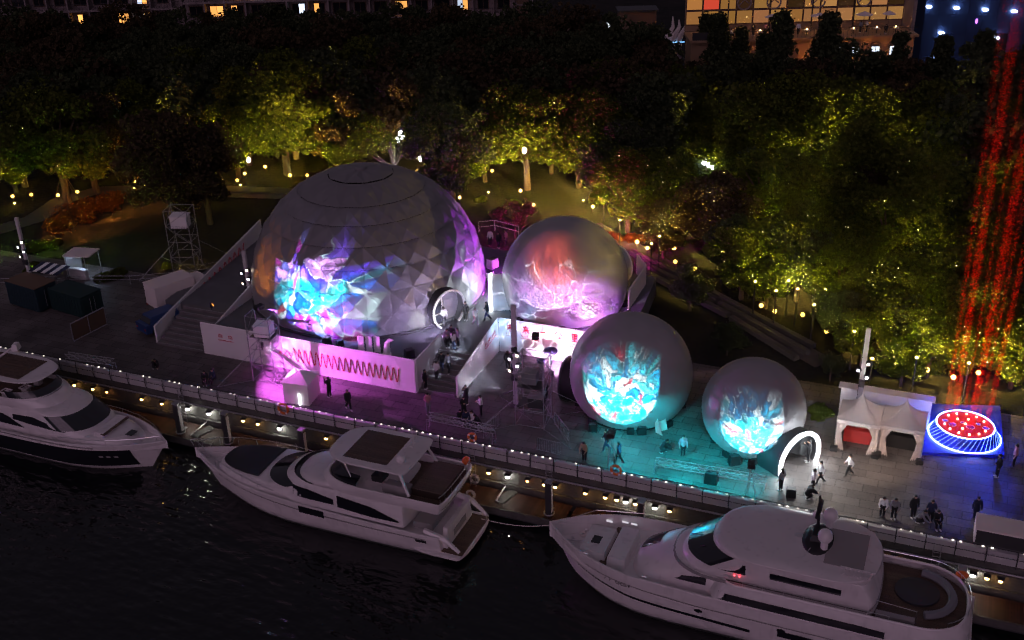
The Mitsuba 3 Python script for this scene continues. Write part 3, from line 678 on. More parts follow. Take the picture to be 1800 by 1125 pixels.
def tree(name, label, px, py, rpx, kind, leafm, lit=None, group=None, cat='tree', fairy=0, foot=None, zc=None):
    """A tree whose crown stands where the photograph shows it; lit = colour of the spot lamp in front of it."""
    crown, trunk, P, files, hc, R0 = PROTO[kind]
    rpx = rpx * (1.36 if kind[:4] != 'cone' else 1.55); q = at(px, py, hc if zc is None else zc); sc = rpx / (FOCAL / float((q - EYE) @ FW)) / R0
    q = at(px, py, hc * sc if zc is None else zc); x, y = q[:2]
    k = thing(name, label, cat, group)
    tw = T().translate([x, y, -0.05]).rotate([0, 0, 1], float(RNG.random() * 360)).scale([sc, sc, sc])
    for part, mesh, mt in (('crown', crown, leafm), ('trunk', trunk, 'mat_bark')):
        fk = (part, mt)
        if fk not in files: files[fk] = k + '__' + part; put(k + '__' + part, mesh, mt, False if part == 'crown' else 40, to_world=tw)
        else: again(k + '__' + part, files[fk], tw)
    if lit is not None:
        c = np.array([x, y, hc * sc]); tocam = np.array([-x, -y, 0]) / math.hypot(x, y)
        hi = px > 1060  # grove lamps hang raised before the crowns, added to brighten their visible side
        f = np.array([x, y, 3.6 if hi else .35]) + tocam * ((5.2 if hi else 3.9) * sc) + np.array([RNG.normal(0, 1.2), RNG.normal(0, .6), 0]) if foot is None else np.array(foot)
        spot('uplight_beam', f, c + [0, 0, .5], np.array(lit) * np.array((1, 1, 1) if hi else (1, .90, .80)) * sc * sc * (7.5 if hi else 7.2), 70 if hi else 52, 45 if hi else 36, .6 if not group.startswith('trees') else .35)
        s = thing('garden_uplight', ' '.join(('small uplight below the ' + label).split()[:16]), 'garden light', 'uplights under the filler trees' if group.startswith('trees') else None)
        m = MB(); m.ball(f + [0, 0, -.12], .13, 1, (1, 1, .7)); b = np.array(lit) / max(lit)
        put(s + '__bulb', m, 'mat_white_panel', emitter=glow(b * 16, 0.02))
        m = MB(); m.tube([f[0], f[1], -.05], f + [0, 0, -.2], .06, 8); put(s + '__housing', m, 'mat_black')
    if fairy:
        rng = np.random.default_rng(int(px)); sel = P[rng.permutation(len(P))[:fairy]]; a = rng.random() * 0
        V = np.array(tw.matrix)[:3, :3] @ sel.T; V = V.T + [x, y, -.05]; m = MB()
        for v in V: m.add(v + np.array([[1, 0, 0], [0, 1, 0], [-1, 0, 0], [0, -1, 0], [0, 0, 1], [0, 0, -1]]) * (.035 + .03 * rng.random()), [[0, 1, 4], [1, 2, 4], [2, 3, 4], [3, 0, 4], [1, 0, 5], [2, 1, 5], [3, 2, 5], [0, 3, 5]])
        k2 = put(k + '__fairy_lights', m, 'mat_white_panel', emitter=glow((7, 5.4, 2.2), 0.01)); labels[k2] = {'label': 'sparse fairy lights in the crown', 'kind': 'stuff'}
    return k
Y = np.array((1.0, 0.70, 0.13))
LIT = [
    ('olive lit tree at the left border of the picture', 12, 265, 48, 'round0', 'mat_leaf', 260 * Y, 6),
    ('broad olive tree behind the orange shrub, sprinkled with fairy lights', 95, 240, 76, 'round1', 'mat_leaf', 330 * Y, 60),
    ('yellow lit tree around the bluish white lantern at left', 215, 215, 60, 'round2', 'mat_leaf', 520 * Y, 14),
    ('half lit tree above the purple trees at left', 300, 150, 58, 'round3', 'mat_leaf', 300 * Y, 0),
    ('bright yellow tree left of the largest dome, nearest its own lamps', 408, 228, 54, 'round1', 'mat_leaf', 1000 * Y, 10),
    ('tallest bright yellow tree behind the left flank of the largest dome', 490, 178, 76, 'round0', 'mat_leaf', 900 * Y, 16),
    ('small bright yellow tree touching the top of the largest dome', 602, 262, 34, 'round2', 'mat_leaf', 520 * Y, 0),
    ('wispy warm lit pine behind the top of the largest dome', 690, 242, 58, 'pine0', 'mat_leaf', 900 * np.array((1, .66, .26)), 0),
    ('thin pine with a white lantern behind the largest dome', 735, 190, 48, 'pine0', 'mat_leaf', 420 * np.array((1, .75, .35)), 0),
    ('yellow tree with red leaves of light right of the largest dome', 850, 250, 46, 'round3', 'mat_leaf', 620 * Y, 16),
    ('tall yellow tree behind the second largest dome', 925, 225, 68, 'round1', 'mat_leaf', 640 * Y, 18),
    ('dim olive tree above the second largest dome', 1018, 240, 58, 'round2', 'mat_leaf', 330 * Y, 18),
    ('olive tree right of the second largest dome with many fairy lights', 1105, 322, 58, 'round0', 'mat_leaf', 560 * Y, 60),
    ('olive tree above the lit trunk, sprinkled with fairy lights', 1180, 345, 60, 'round3', 'mat_leaf', 620 * Y, 50),
    ('reddish olive tree right of the lit trunk', 1258, 365, 62, 'round1', 'mat_leaf_purple', 560 * Y, 20),
    ('yellow tree under the white lantern at right', 1240, 300, 56, 'round2', 'mat_leaf', 520 * Y, 20),
    ('green tree crown below the lit restaurant', 1330, 225, 72, 'round3', 'mat_leaf', 400 * Y, 8),
    ('second green tree crown below the lit restaurant', 1415, 205, 74, 'round0', 'mat_leaf', 330 * Y, 8),
    ('olive tree in the middle of the right grove', 1345, 325, 64, 'round1', 'mat_leaf', 520 * Y, 20),
    ('olive green tree right of the middle of the right grove', 1445, 320, 70, 'round2', 'mat_leaf', 480 * Y, 20),
    ('olive tree near the park path with fairy lights', 1390, 420, 62, 'round3', 'mat_leaf', 560 * Y, 40),
    ('yellow tree at the left front of the right grove', 1308, 450, 54, 'round0', 'mat_leaf', 560 * Y, 30),
    ('bright green topped tree in the right grove', 1562, 395, 74, 'round1', 'mat_leaf', 640 * Y, 16),
    ('olive tree behind the bright green topped tree', 1545, 285, 70, 'round2', 'mat_leaf', 330 * Y, 16),
    ('olive tree left of the red light beams, upper', 1640, 350, 72, 'round3', 'mat_leaf', 420 * Y, 16),
    ('olive tree in the front of the right grove', 1478, 480, 58, 'round1', 'mat_leaf', 520 * Y, 40),
    ('yellow tree in front of the right grove beside the red beams', 1560, 515, 64, 'round0', 'mat_leaf', 640 * Y, 40),
    ('yellow tree right behind the red light beams', 1655, 490, 68, 'round2', 'mat_leaf', 620 * Y, 20),
    ('bright yellow tree low behind the red light beams', 1640, 590, 54, 'round3', 'mat_leaf', 900 * Y, 30),
    ('yellow tree at the right border behind the beams', 1730, 540, 66, 'round1', 'mat_leaf', 620 * Y, 20),
    ('bright olive tree right behind the blue stage', 1700, 610, 46, 'round1', 'mat_leaf', 600 * Y, 30),
    ('low yellow tree left of the red beams near the tents', 1590, 630, 38, 'round2', 'mat_leaf', 500 * Y, 20),
    ('yellow tree lowest at the right border', 1790, 610, 54, 'round0', 'mat_leaf', 620 * Y, 20)]
for lab, px, py, r, kd, lm, lit, fy in LIT: tree('park_tree', lab, px, py, r, kd, lm, lit, 'lit trees of the park', 'tree', fy)
DIM = [('dark purple tree left of the bright yellow trees', 285, 275, 74, 'round1', 'mat_leaf_purple'), ('second dark purple tree behind the lawn at left', 355, 295, 64, 'round3', 'mat_leaf_purple'),
       ('dark purple tree above the left shoulder of the largest dome', 585, 195, 64, 'round0', 'mat_leaf_purple'), ('dark tree at the far left above the olive trees', 150, 170, 60, 'dim0', 'mat_leaf_dark'),
       ('unlit tree above the yellow tree behind the second dome', 830, 160, 60, 'dim1', 'mat_leaf_purple'), ('unlit green tree crown at the right of the lit restaurant', 1495, 215, 72, 'round1', 'mat_leaf'),
       ('unlit green tree crown left of the dark blue building', 1600, 215, 70, 'round2', 'mat_leaf'), ('dark tree behind the red beams', 1700, 240, 70, 'dim2', 'mat_leaf_dark'),
       ('reddish dark tree at the right border', 1775, 270, 66, 'dim0', 'mat_leaf_purple'), ('dark reddish tree right of the beams', 1760, 400, 66, 'round3', 'mat_leaf_purple'),
       ('low dark tree by the terraces right of the second dome', 1215, 500, 34, 'round2', 'mat_leaf_dark'), ('dark shrub tree behind the third dome', 1280, 590, 26, 'round0', 'mat_leaf_dark'),
       ('dark shrub tree below the park path', 1462, 640, 22, 'round3', 'mat_leaf_dark'), ('purple lit low tree between the two largest domes', 905, 375, 32, 'pine0', 'mat_leaf_purple')]
for lab, px, py, r, kd, lm in DIM: tree('park_tree', lab, px, py, r, kd, lm)
# more unlit crowns that close the canopy of the grove and of the left belt
rng = np.random.default_rng(8); spots_ = []
for j, py0 in enumerate((185, 232, 280, 328, 378, 430, 482, 536, 580)):
    x_ = 1085 + max(0, py0 - 330) * 1.75 + 36 * (j % 2)
    while x_ < 1830: spots_.append((x_, py0 + rng.normal(0, 9), 'the right grove')); x_ += 86 + 26 * rng.random()
for j, (py0, xs) in enumerate(((140, range(20, 1060, 100)), (185, range(70, 1060, 118)), (232, (40, 165, 760, 800, 975, 1050)))):
    for x_ in xs: spots_.append((x_ + rng.normal(0, 12), py0 + rng.normal(0, 8), 'the left park'))
for x_, y_, wh in spots_:
    tree('filler_tree' if 0 else 'park_tree', wh, x_, y_, 50 + rng.normal(0, 7), ('round0', 'round1', 'round2', 'round3', 'dim1')[rng.integers(5)], ('mat_leaf', 'mat_leaf', 'mat_leaf_dark', 'mat_leaf', 'mat_leaf_dark', 'mat_leaf_purple')[rng.integers(6)], 300 * Y if wh == 'the right grove' and rng.random() < .5 and y_ > 200 else None, 'trees filling ' + wh)  # half the grove fillers get an added lamp to brighten the canopy
# the unlit wood further back, tree by tree
rng = np.random.default_rng(5); nback = 0
for row, py0 in enumerate((62, 88, 118, 150, 186)):
    px = -20 + 30 * (row % 2)
    while px < 1830:
        r = 42 + 8 * row * .5 + rng.normal(0, 5); py = py0 + rng.normal(0, 9)
        block = (px > 1150 and py < 128) or (px > 1240 and row == 4) or (px > 960 and px < 1180 and row == 0)
        if not block:
            pk = f'dim{rng.integers(3)}'
            tree('wood_tree', f'the {("hindmost", "second hindmost", "middle", "second", "front")[row]} row of the dark wood', px, py, r, pk, ('mat_leaf_dark', 'mat_leaf_dark', 'mat_leaf_purple')[rng.integers(3)], None, 'dark trees of the wood')
        px += r * (1.25 + .35 * rng.random())
for px, py, r, lab in [(1262, 100, 24, 'dark conifer before the left end of the lit restaurant'), (1300, 108, 20, 'second dark conifer before the lit restaurant'), (1368, 118, 30, 'widest dark conifer before the lit restaurant'), (1452, 118, 30, 'dark conifer left of the arched windows'), (1575, 135, 26, 'dark conifer with tiny lights right of the arched windows'), (1240, 92, 22, 'dark conifer lit orange from below at the restaurant corner'), (1650, 150, 28, 'dark conifer before the dark blue building'), (1720, 150, 30, 'dark conifer before the lamps of the dark blue building'), (1340, 125, 22, 'small dark conifer before the restaurant')]:
    tree('conifer', lab, px, py, r, f'cone{px % 2}', 'mat_leaf_dark')

# shrubs
def shrub(label, px, py, r, mt, n=6, seed=1, zs=.7):
    zs = 1.15 if mt == 'mat_leaf_orange' else zs
    rng = np.random.default_rng(seed); c = at(px, py, .4); P = []
    for i in range(n):
        o = rng.normal(0, r * .45, 2); d = rng.normal(size=(260, 3)); d /= np.linalg.norm(d, axis=1, keepdims=True); d[:, 2] = abs(d[:, 2])
        P.append(np.array([c[0] + o[0], c[1] + o[1], .05]) + d * r * (.4 + .3 * rng.random()) * rng.random((260, 1)) ** .4 * [1, 1, zs])
    k = thing('shrub', label, 'shrub'); put(k + '__foliage', leafcards(np.vstack(P), .2, rng), mt)
    m = MB()
    for i in range(5): t = i * 1.26; m.tube((c[0], c[1], -.05), (c[0] + r * .4 * math.cos(t), c[1] + r * .4 * math.sin(t), r * zs * .6), .03, 4)
    put(k + '__stem', m, 'mat_bark'); return c
for i, (px, py, r, mt, lab) in enumerate([(92, 392, 2.3, 'mat_leaf_orange', 'orange lit shrub, leftmost of the row on the left bank'), (128, 378, 2.4, 'mat_leaf_orange', 'orange lit shrub in the middle of the row on the left bank'), (163, 364, 2.3, 'mat_leaf_orange', 'orange lit shrub right of the middle of the row on the left bank'), (198, 350, 2.0, 'mat_leaf_orange', 'orange lit shrub, rightmost of the row on the left bank'), (295, 462, .6, 'mat_leaf', 'small yellow lit bush at the foot of the left rear scaffold'), (200, 480, 1.6, 'mat_leaf', 'bush lit bluish green beside the small stall'), (70, 430, 1.8, 'mat_leaf', 'dark green bush below the orange shrubs'), (845, 347, .8, 'mat_leaf', 'small round yellow lit bush right behind the largest dome'), (905, 353, .7, 'mat_leaf', 'small yellow lit bush left of the second dome top'), (1080, 412, .8, 'mat_leaf_orange', 'small glowing orange bush behind the second dome'), (1115, 415, .9, 'mat_leaf_orange', 'glowing orange bush on the right of its twin behind the second dome'), (1440, 720, 1.0, 'mat_leaf', 'pale leafy bush between the smallest dome and the tents'), (1300, 600, 1.3, 'mat_leaf_dark', 'dark bush behind the smallest dome'), (60, 470, 1.2, 'mat_leaf', 'bush on the green lit lawn at far left'), (1630, 640, 1.3, 'mat_leaf', 'bush under the yellow trees behind the blue stage'), (1560, 630, 1.2, 'mat_leaf_dark', 'dark bush on the slope above the tents')]):
    shrub(lab, px, py, r, mt, 6, i)
O = np.array((1, .33, .05))
for px, py, c, I, tz in [(110, 412, O, 560, 1.2), (185, 372, O, 560, 1.2), (297, 472, Y, 60, .4), (842, 352, Y, 70, .4), (903, 358, Y, 60, .4), (1098, 422, O, 200, .6), (150, 475, np.array((.45, .8, 1)), 120, .8), (30, 462, np.array((.5, 1, .12)), 160, .2), (1440, 728, np.array((.8, .9, 1)), 12, .6)]:
    f = at(px, py, .5); spot('shrub_light', f + ([0, -5.0, 1.6] if c is O and px < 200 else [0, -.6, .3]), f + [0, 1.2, tz], np.array(c) * I * (1.5 if px < 60 else 1), 36 if c is O and px < 200 else 75, 28 if c is O and px < 200 else 50, .3)
# ------------------------------------------------------------------ park paths, terraces and lamps
def lane(pts, w, z=.0, mt='mat_path', lab='park path', key='park_path'):
    c = np.array([at(*p)[:2] for p in pts]); t = np.gradient(c, axis=0); t /= np.linalg.norm(t, axis=1, keepdims=True); nn = np.stack([-t[:, 1], t[:, 0]], 1) * w / 2
    v = np.vstack([np.c_[c + nn, np.full(len(c), z)], np.c_[c - nn, np.full(len(c), z)]]); n = len(c)
    struct(key, (v, np.array([[i, i + 1, n + i + 1, n + i] for i in range(n - 1)])), mt, lab)
lane([(-40, 415), (60, 385), (110, 352), (170, 335), (300, 330), (420, 335), (560, 340)], 3.0, .004, lab='stone path of the park behind the dark lawn at left')
lane([(1040, 395), (1150, 455), (1250, 520), (1345, 580), (1450, 640)], 2.2, .004, lab='stone path climbing behind the domes')
def terrace(p0, p1, h, lab):
    a, b = at(*p0), at(*p1); d = (b - a)[:2]; L = np.linalg.norm(d); rz = math.atan2(d[1], d[0]); n = max(1, int(L / 1.6)); k = thing('terrace_wall', lab, 'low wall', 'terrace walls behind the domes')
    for i in range(n):
        c = a[:2] + d * (i + .5) / n; m = MB(); m.box((c[0], c[1], h / 2), (L / n - .02, .55, h), rz); put(k + '__block', m, 'mat_path')
terrace((1108, 446), (1238, 508), .45, 'highest stone terrace wall right of the second largest dome')
terrace((1120, 462), (1260, 532), .45, 'second stone terrace wall right of the second largest dome')
terrace((1130, 480), (1280, 558), .45, 'third stone terrace wall right of the second largest dome')
terrace((1242, 512), (1430, 612), .4, 'upper stone terrace wall along the slope behind the smallest dome')
terrace((1264, 536), (1420, 624), .4, 'lower stone terrace wall along the slope behind the smallest dome')
terrace((1285, 562), (1400, 634), .4, 'last stone terrace wall right behind the smallest dome')
terrace((390, 345), (545, 350), .5, 'low wall on the lawn left of the largest dome')
LAMPS = [(417, 317), (430, 305), (466, 293), (510, 308), (540, 308), (236, 318), (254, 328), (268, 320), (305, 319), (102, 343), (136, 337), (55, 342), (740, 279), (733, 301), (808, 347), (938, 360), (915, 335), (1042, 363), (1138, 436), (1185, 436), (1187, 460), (1221, 472), (1345, 480), (1338, 537), (1411, 553), (1453, 582), (1362, 547), (1630, 650), (1676, 663), (1720, 655), (1120, 425), (865, 300), (392, 318), (22, 345), (1565, 600), (700, 335)]
pg = [None, None, None]
for i, (px, py) in enumerate(LAMPS):
    x, y = at(px, py, .75)[:2]; k = thing('garden_lamp', 'small glowing yellow path lamp on a short post in the dark park', 'garden lamp', 'path lamps of the park')
    tw = T().translate([float(x), float(y), 0]); e = glow(np.array((7.5, 3.9, .55)) * (.4 + 1.3 * RNG.random()), .08)
    if pg[0] is None:
        m = MB(); m.ball((0, 0, .75), .20, 1); pg[0] = put(k + '__globe', m, 'mat_white_panel', to_world=tw, emitter=e)
        m = MB(); m.tube((0, 0, -.05), (0, 0, .62), .04, 6); pg[1] = put(k + '__post', m, 'mat_black', to_world=tw)
    else:
        q = again(k + '__globe', pg[0], tw); scene[q]['emitter'] = e; again(k + '__post', pg[1], tw)
for px, py, lab, c in [(219, 192, 'bluish white lantern cluster in the yellow tree at left', (9, 13, 20)), (721, 222, 'white lantern cluster in the thin pine', (16, 18, 20)), (1245, 268, 'bright white lantern cluster in the tree of the right grove', (18, 20, 22)), (240, 196, 'small red lantern beside the bluish white lanterns', (7, .5, .8)), (935, 249, 'round white lamp in the tall yellow tree', (22, 20, 15)), (437, 281, 'small white lamp among the yellow lamps at left', (16, 15, 12)), (739, 279, 'white lamp right of the thin pine trunk', (14, 14, 13)), (6, 165, 'tiny blue lamp at the far left border', (4, 9, 16)), (278, 44, 'x', None), (402, 19, 'small bluish lamp before the left building', (10, 12, 18))]:
    if c is None: continue
    z = 6.5 if py < 275 and lab[:5] != 'small' else 2.0; q = at(px, py, z) + (np.array([0.35, -3.2, 0]) if z > 3 else 0); k = thing('lantern', lab, 'lantern')
    m = MB()
    for j in range(1 if 'round' in lab or 'lamp' in lab or 'red' in lab else 6): m.ball(q + RNG.normal(0, .35 if j else 0, 3) * [1, .3, 1.2], .16 if j else .24, 1, (1, 1, 1.6))
    put(k + '__globe', m, 'mat_white_panel', emitter=glow(c, .15))
    m = MB(); m.tube(q + [0, 0, .4], q + [0, .5, 2.2], .012, 4); put(k + '__cord', m, 'mat_black')
# ------------------------------------------------------------------ yachts
class Loft:
    """Stacked plan outlines; x0 is the origin along the boat, sgn the direction of the bow, yc the centre line."""
    def __init__(s, x0, sgn, yc, levels, k=12):
        s.x0, s.sgn, s.yc, s.k, s.L = x0, sgn, yc, k, levels   # level: (z, xa, xf, hb, ra, rf, tilt)
        s.rings = [s.ring(l) for l in levels]
    def ring(s, l):
        z, xa, xf, hb, ra, rf = l[:6]; tilt = l[6] if len(l) > 6 else 0.0; e = l[7] if len(l) > 7 else 0.8
        a = np.linspace(0, np.pi / 2, s.k); P = [(xa + ra * (1 - math.cos(t)), hb * math.sin(t) ** e) for t in a]
        P += [(xf - rf * (1 - math.cos(t)), hb * math.sin(t) ** e) for t in a[::-1]]
        P = np.array(P); P = np.vstack([P * [1, -1], P[::-1][1:-1]])
        return np.c_[P, z + tilt * (P[:, 0] - xa)]
    def world(s, v):
        v = np.asarray(v, float); return np.c_[s.x0 + s.sgn * v[:, 0], s.yc + v[:, 1], v[:, 2]]
    def fix(s, f): return f if s.sgn > 0 else [q[::-1] for q in f]
    def mesh(s, cap=True, bottom=False):
        n = len(s.rings[0]); v = np.vstack(s.rings); f = []
        for j in range(len(s.rings) - 1):
            for i in range(n): f.append([j * n + i, j * n + (i + 1) % n, (j + 1) * n + (i + 1) % n, (j + 1) * n + i])
        f = [[q[0], q[1], q[2]] for q in f] + [[q[0], q[2], q[3]] for q in f]
        if cap:
            c = len(v); v = np.vstack([v, s.rings[-1].mean(0)]); o = (len(s.rings) - 1) * n
            f += [[o + i, o + (i + 1) % n, c] for i in range(n)]
        return s.world(v), np.array(s.fix(f))
    def hw(s, x, z):
        """Half width and height at x between the levels (z is a fraction 0..1 of the loft or a height)."""
        zs = []; ws = []
        for r in s.rings:
            h = r[:2 * s.k]; o = np.argsort(h[:, 0], kind='stable'); zs.append(np.interp(x, h[o, 0], h[o, 2])); ws.append(np.interp(x, h[o, 0], -h[o, 1]) if h[:, 0].min() <= x <= h[:, 0].max() else 0)
        return np.interp(z, zs, ws)
    def side(s, top, bot, off=0.025, nx=14, nz=3, sides=(-1, 1)):
        """Patch on the side: top and bot are lists of (x, z)."""
        top, bot = np.array(top, float), np.array(bot, float); m = MB()
        x0, x1 = max(top[:, 0].min(), bot[:, 0].min()), min(top[:, 0].max(), bot[:, 0].max())
        X = np.linspace(x0, x1, nx)
        for sd in sides:
            v = []
            for x in X:
                zt, zb = np.interp(x, top[:, 0], top[:, 1]), np.interp(x, bot[:, 0], bot[:, 1])
                for j in range(nz + 1):
                    z = zb + (zt - zb) * j / nz; v.append([x, sd * (s.hw(x, z) + off), z])
            f = [[i * (nz + 1) + j, (i + 1) * (nz + 1) + j, (i + 1) * (nz + 1) + j + 1, i * (nz + 1) + j + 1] for i in range(nx - 1) for j in range(nz)]
            m.add(s.world(v), f)
        return m
    def front(s, a0, a1, v0, v1, off=0.025, lev=(0, 1), n=14, q=4):
        """Patch round the front: a0..a1 in -1..1 from near side to far side over the front arc, v0..v1 between two levels."""
        A, B = s.rings[lev[0]], s.rings[lev[1]]; k = s.k; idx = np.linspace(k, 3 * k - 2, 201)
        def pt(a, t):
            u = np.interp(a, np.linspace(-1, 1, 201), idx); i = int(u); g = u - i; N = len(A)
            p = A[i % N] * (1 - g) + A[(i + 1) % N] * g; r = B[i % N] * (1 - g) + B[(i + 1) % N] * g; return p + (r - p) * t
        v = []; 
        for i in range(n + 1):
            a = a0 + (a1 - a0) * i / n
            for j in range(q + 1):
                t = v0 + (v1 - v0) * j / q; p = pt(a, t); d1 = pt(min(a + .02, 1), t) - pt(max(a - .02, -1), t); d2 = pt(a, 1) - pt(a, 0); nn = np.cross(d1, d2); nn /= np.linalg.norm(nn) + 1e-9
                v.append(p + nn * off)
        f = [[i * (q + 1) + j, (i + 1) * (q + 1) + j, (i + 1) * (q + 1) + j + 1, i * (q + 1) + j + 1] for i in range(n) for j in range(q)]
        return s.world(v), np.array(f)
    def rib(s, lv, r, i0=0, i1=None, off=0.0, dz=0.0):
        R = s.rings[lv][i0:i1] + [0, 0, dz]; R = R * [1, (1 + off), 1]; m = MB(); m.path(s.world(R), r, 5); return m


def hull(k, x0, sgn, yc, L, hb, sheer, deckz, nose=9.0, pw=3.0, transom=0.9, well=(0.0, 1.0), mt='mat_gelcoat', kz=-4.0, wlw=.80):
    """Hull with a sunk deck: x runs from the stern (0) to the bow (L)."""
    N = 44; X = L * (1 - (1 - np.linspace(0, 1, N)) ** 1.0); X = np.concatenate([np.linspace(0, L - nose, 16), L - nose + nose * np.sin(np.linspace(0, np.pi / 2, 24))[1:]])
    secs = []; hwf = lambda x: hb * max(1 - max((x - (L - nose)) / nose, 0) ** pw, 0.0) * (transom + (1 - transom) * min(x / 5.0, 1) ** .6)
    for x in X:
        b = max(hwf(x), .012); t = x / L; zs = np.interp(x, *sheer); zd = min(np.interp(x, *deckz), zs - .05); rake = max((x - (L - nose)) / nose, 0)
        def q(w, z, back): return [x - back * rake ** 2, w, z]
        s = [q(0, kz, 2.6), q(b * wlw * (1 - .55 * rake ** 2), WL - .05, 1.9), q(b * (wlw + .1) * (1 - .28 * rake ** 2), WL + .75, 1.35), q(b * .97 * (1 - .07 * rake), (WL + zs) / 2 + .35, .7), q(b, zs - .03, .06), q(b - min(.04, b * .3), zs, .03), q(max(b - .16, 0.004), zs, 0), q(max(b - .20, 0.003), zd, 0), q(0, zd, 0)]
        secs.append(np.array(s))
    n = len(secs[0]); V = []; 
    for s in secs: V.append(np.vstack([s, s[::-1][1:-1] * [1, -1, 1]]))
    m = len(V[0]); v = np.vstack(V); f = []
    for i in range(len(V) - 1):
        for j in range(m): f.append([i * m + j, i * m + (j + 1) % m, (i + 1) * m + (j + 1) % m, (i + 1) * m + j])
    v = np.vstack([v, [V[0][:, 0].mean(), 0, -2]]); c = len(v) - 1
    f = [[q[0], q[1], q[2]] for q in f] + [[q[0], q[2], q[3]] for q in f] + [[j, c, (j + 1) % m] for j in range(m)]
    w = np.c_[x0 + sgn * v[:, 0], yc - sgn * v[:, 1], v[:, 2]]
    put(k + '__hull', (w, np.array(f)), mt, 32)
    S = secs
    def hw(x, z):
        ws = [np.interp(z, s[:6, 2], s[:6, 1]) for s in S]; xs = [np.interp(z, s[:6, 2], s[:6, 0]) for s in S]
        return np.interp(x, xs, ws)
    class HS(Loft):
        def __init__(s): s.x0, s.sgn, s.yc = x0, sgn, yc
        def hw(s, x, z): return hw(x, z)
    return HS()


def bulk(lf, x0, x1, hw, z0, z1, t=.12):
    pass


def two_sides(key, surf, mt, *a, **kw):
    for sd in (-1, 1): put(key, surf.side(*a, **{**kw, 'sides': (sd,)}), mt)


# ---- right yacht: bow at x = -21, stern at 4.7, centre line y = 55.0
k = thing('motor_yacht', 'largest white motor yacht at lower right with twin white radomes and a round aft deck', 'yacht')
RX, RY, RL = 4.7, 55.0, 25.7
h = hull(k, RX, -1, RY, RL, 3.15, ([0, 14, 20, RL], [-.2, -.15, 0, .35]), ([0, RL], [-.85, -.85]), nose=9.0, pw=3.0, transom=.80)
two_sides(k + '__boot_stripe', h, 'mat_dark_hull', [(12, -1.95), (19.5, -1.65), (23.2, -1.1)], [(12, -2.2), (19.5, -1.82), (23.2, -1.16)], .03, 24)
two_sides(k + '__rub_rail', h, 'mat_gelcoat_grey', [(2, -1.05), (15, -1.0), (22.5, -.55)], [(2, -1.13), (15, -1.08), (22.5, -.62)], .05, 24, 1)
two_sides(k + '__hull_window', h, 'mat_glass', [(6.8, -1.45), (10.6, -1.42)], [(7.0, -1.95), (10.4, -1.92)], .03)
for x in (7.2, 10.2, 15.1): two_sides(k + '__porthole', h, 'mat_glass', [(x - .25, -1.3), (x, -1.2), (x + .25, -1.3)], [(x - .25, -1.42), (x, -1.52), (x + .25, -1.42)], .04)
# main deckhouse: narrow at the front (side decks), full beam further aft
g = Loft(RX, -1, RY, [(-.86, 13.8, 19.9, 2.35, .2, 2.2, 0), (-.1, 13.8, 19.6, 2.3, .2, 2.4, 0), (.75, 13.8, 18.2, 2.2, .2, 2.4, 0), (1.12, 13.8, 17.2, 2.0, .2, 2.2, 0)])
put(k + '__front_deckhouse', g.mesh(), 'mat_gelcoat', 40)
g2 = Loft(RX, -1, RY, [(-.2, .15, 14.8, 3.13, 2.6, .7, 0, .7), (.45, .2, 14.6, 3.08, 2.6, .9, 0, .7), (1.02, .45, 14.3, 2.95, 2.5, 1.2, 0, .7)])
put(k + '__main_deckhouse', g2.mesh(cap=False), 'mat_gelcoat', 40)
m = MB(); r = np.array(g2.rings[2]); r[:, 2] = .62; r[:, 1] *= .955; m.sheet(g2.world(r)[::-1]); put(k + '__upper_deck', m, 'mat_teak')
m = MB(); m.path(g2.world(np.array(g2.rings[2])), .085, 6, closed=True); put(k + '__coaming', m, 'mat_gelcoat', 40)
two_sides(k + '__side_window', g2, 'mat_glass', [(4.6, .30), (6, .36), (14.0, .42)], [(3.9, -.12), (6, -.12), (14.0, -.06)], .03, 20)
two_sides(k + '__side_window', g2, 'mat_glass', [(.9, -.0), (2.9, .1)], [(1.3, -.42), (2.6, -.4)], .03)
two_sides(k + '__front_side_window', g, 'mat_glass', [(14.9, .55), (18.2, .1)], [(14.9, .02), (18.2, .03)], .03)
put(k + '__lower_windscreen', g.front(-.02, .62, .08, .92, .03, (1, 2)), 'mat_glass')
# wheelhouse and hardtop
w = Loft(RX, -1, RY, [(.95, 5.2, 16.9, 2.45, .5, 2.6, 0), (1.55, 5.2, 16.6, 2.5, .5, 2.8, 0), (2.65, 5.6, 14.9, 2.62, .6, 2.6, 0), (2.8, 5.6, 14.6, 2.6, .6, 2.5, 0)])
put(k + '__wheelhouse', w.mesh(), 'mat_gelcoat', 40)
put(k + '__windscreen', w.front(-.78, .78, .06, .94, .03, (1, 2), 20), 'mat_glass')
two_sides(k + '__wheelhouse_window', w, 'mat_glass', [(12.6, 2.35), (14.0, 2.05), (15.6, 1.75)], [(12.6, 1.6), (14.0, 1.6), (15.6, 1.62)], .03)
two_sides(k + '__wheelhouse_window', w, 'mat_glass', [(7.2, 2.12), (11.2, 2.18)], [(6.6, 1.68), (11.2, 1.72)], .03)
m = MB(); a = w.ring((1.0, 5.2, 17.3, 2.75, .5, 3.0, 0)); m.path(w.world(a), .10, 5, closed=True); put(k + '__windscreen_gutter', m, 'mat_gelcoat_grey')
rf = Loft(RX, -1, RY, [(2.72, 5.6, 14.9, 2.85, 2.2, 2.8, 0), (2.86, 5.3, 14.8, 3.0, 2.4, 2.9, 0), (2.98, 5.4, 14.5, 2.95, 2.4, 2.9, 0), (3.12, 6.6, 13.0, 2.2, 2.2, 2.4, 0)])
put(k + '__hardtop', rf.mesh(), 'mat_gelcoat', 40)
m = MB(); m.box((-2.6, 54.9, 3.16), (2.2, 3.4, .04)); put(k + '__hardtop_hatch', m, 'mat_gelcoat_grey')
m = MB()
for i in range(7): m.box((-2.55 + i * .24, 52.75, 3.22), (.12, .6, .08))
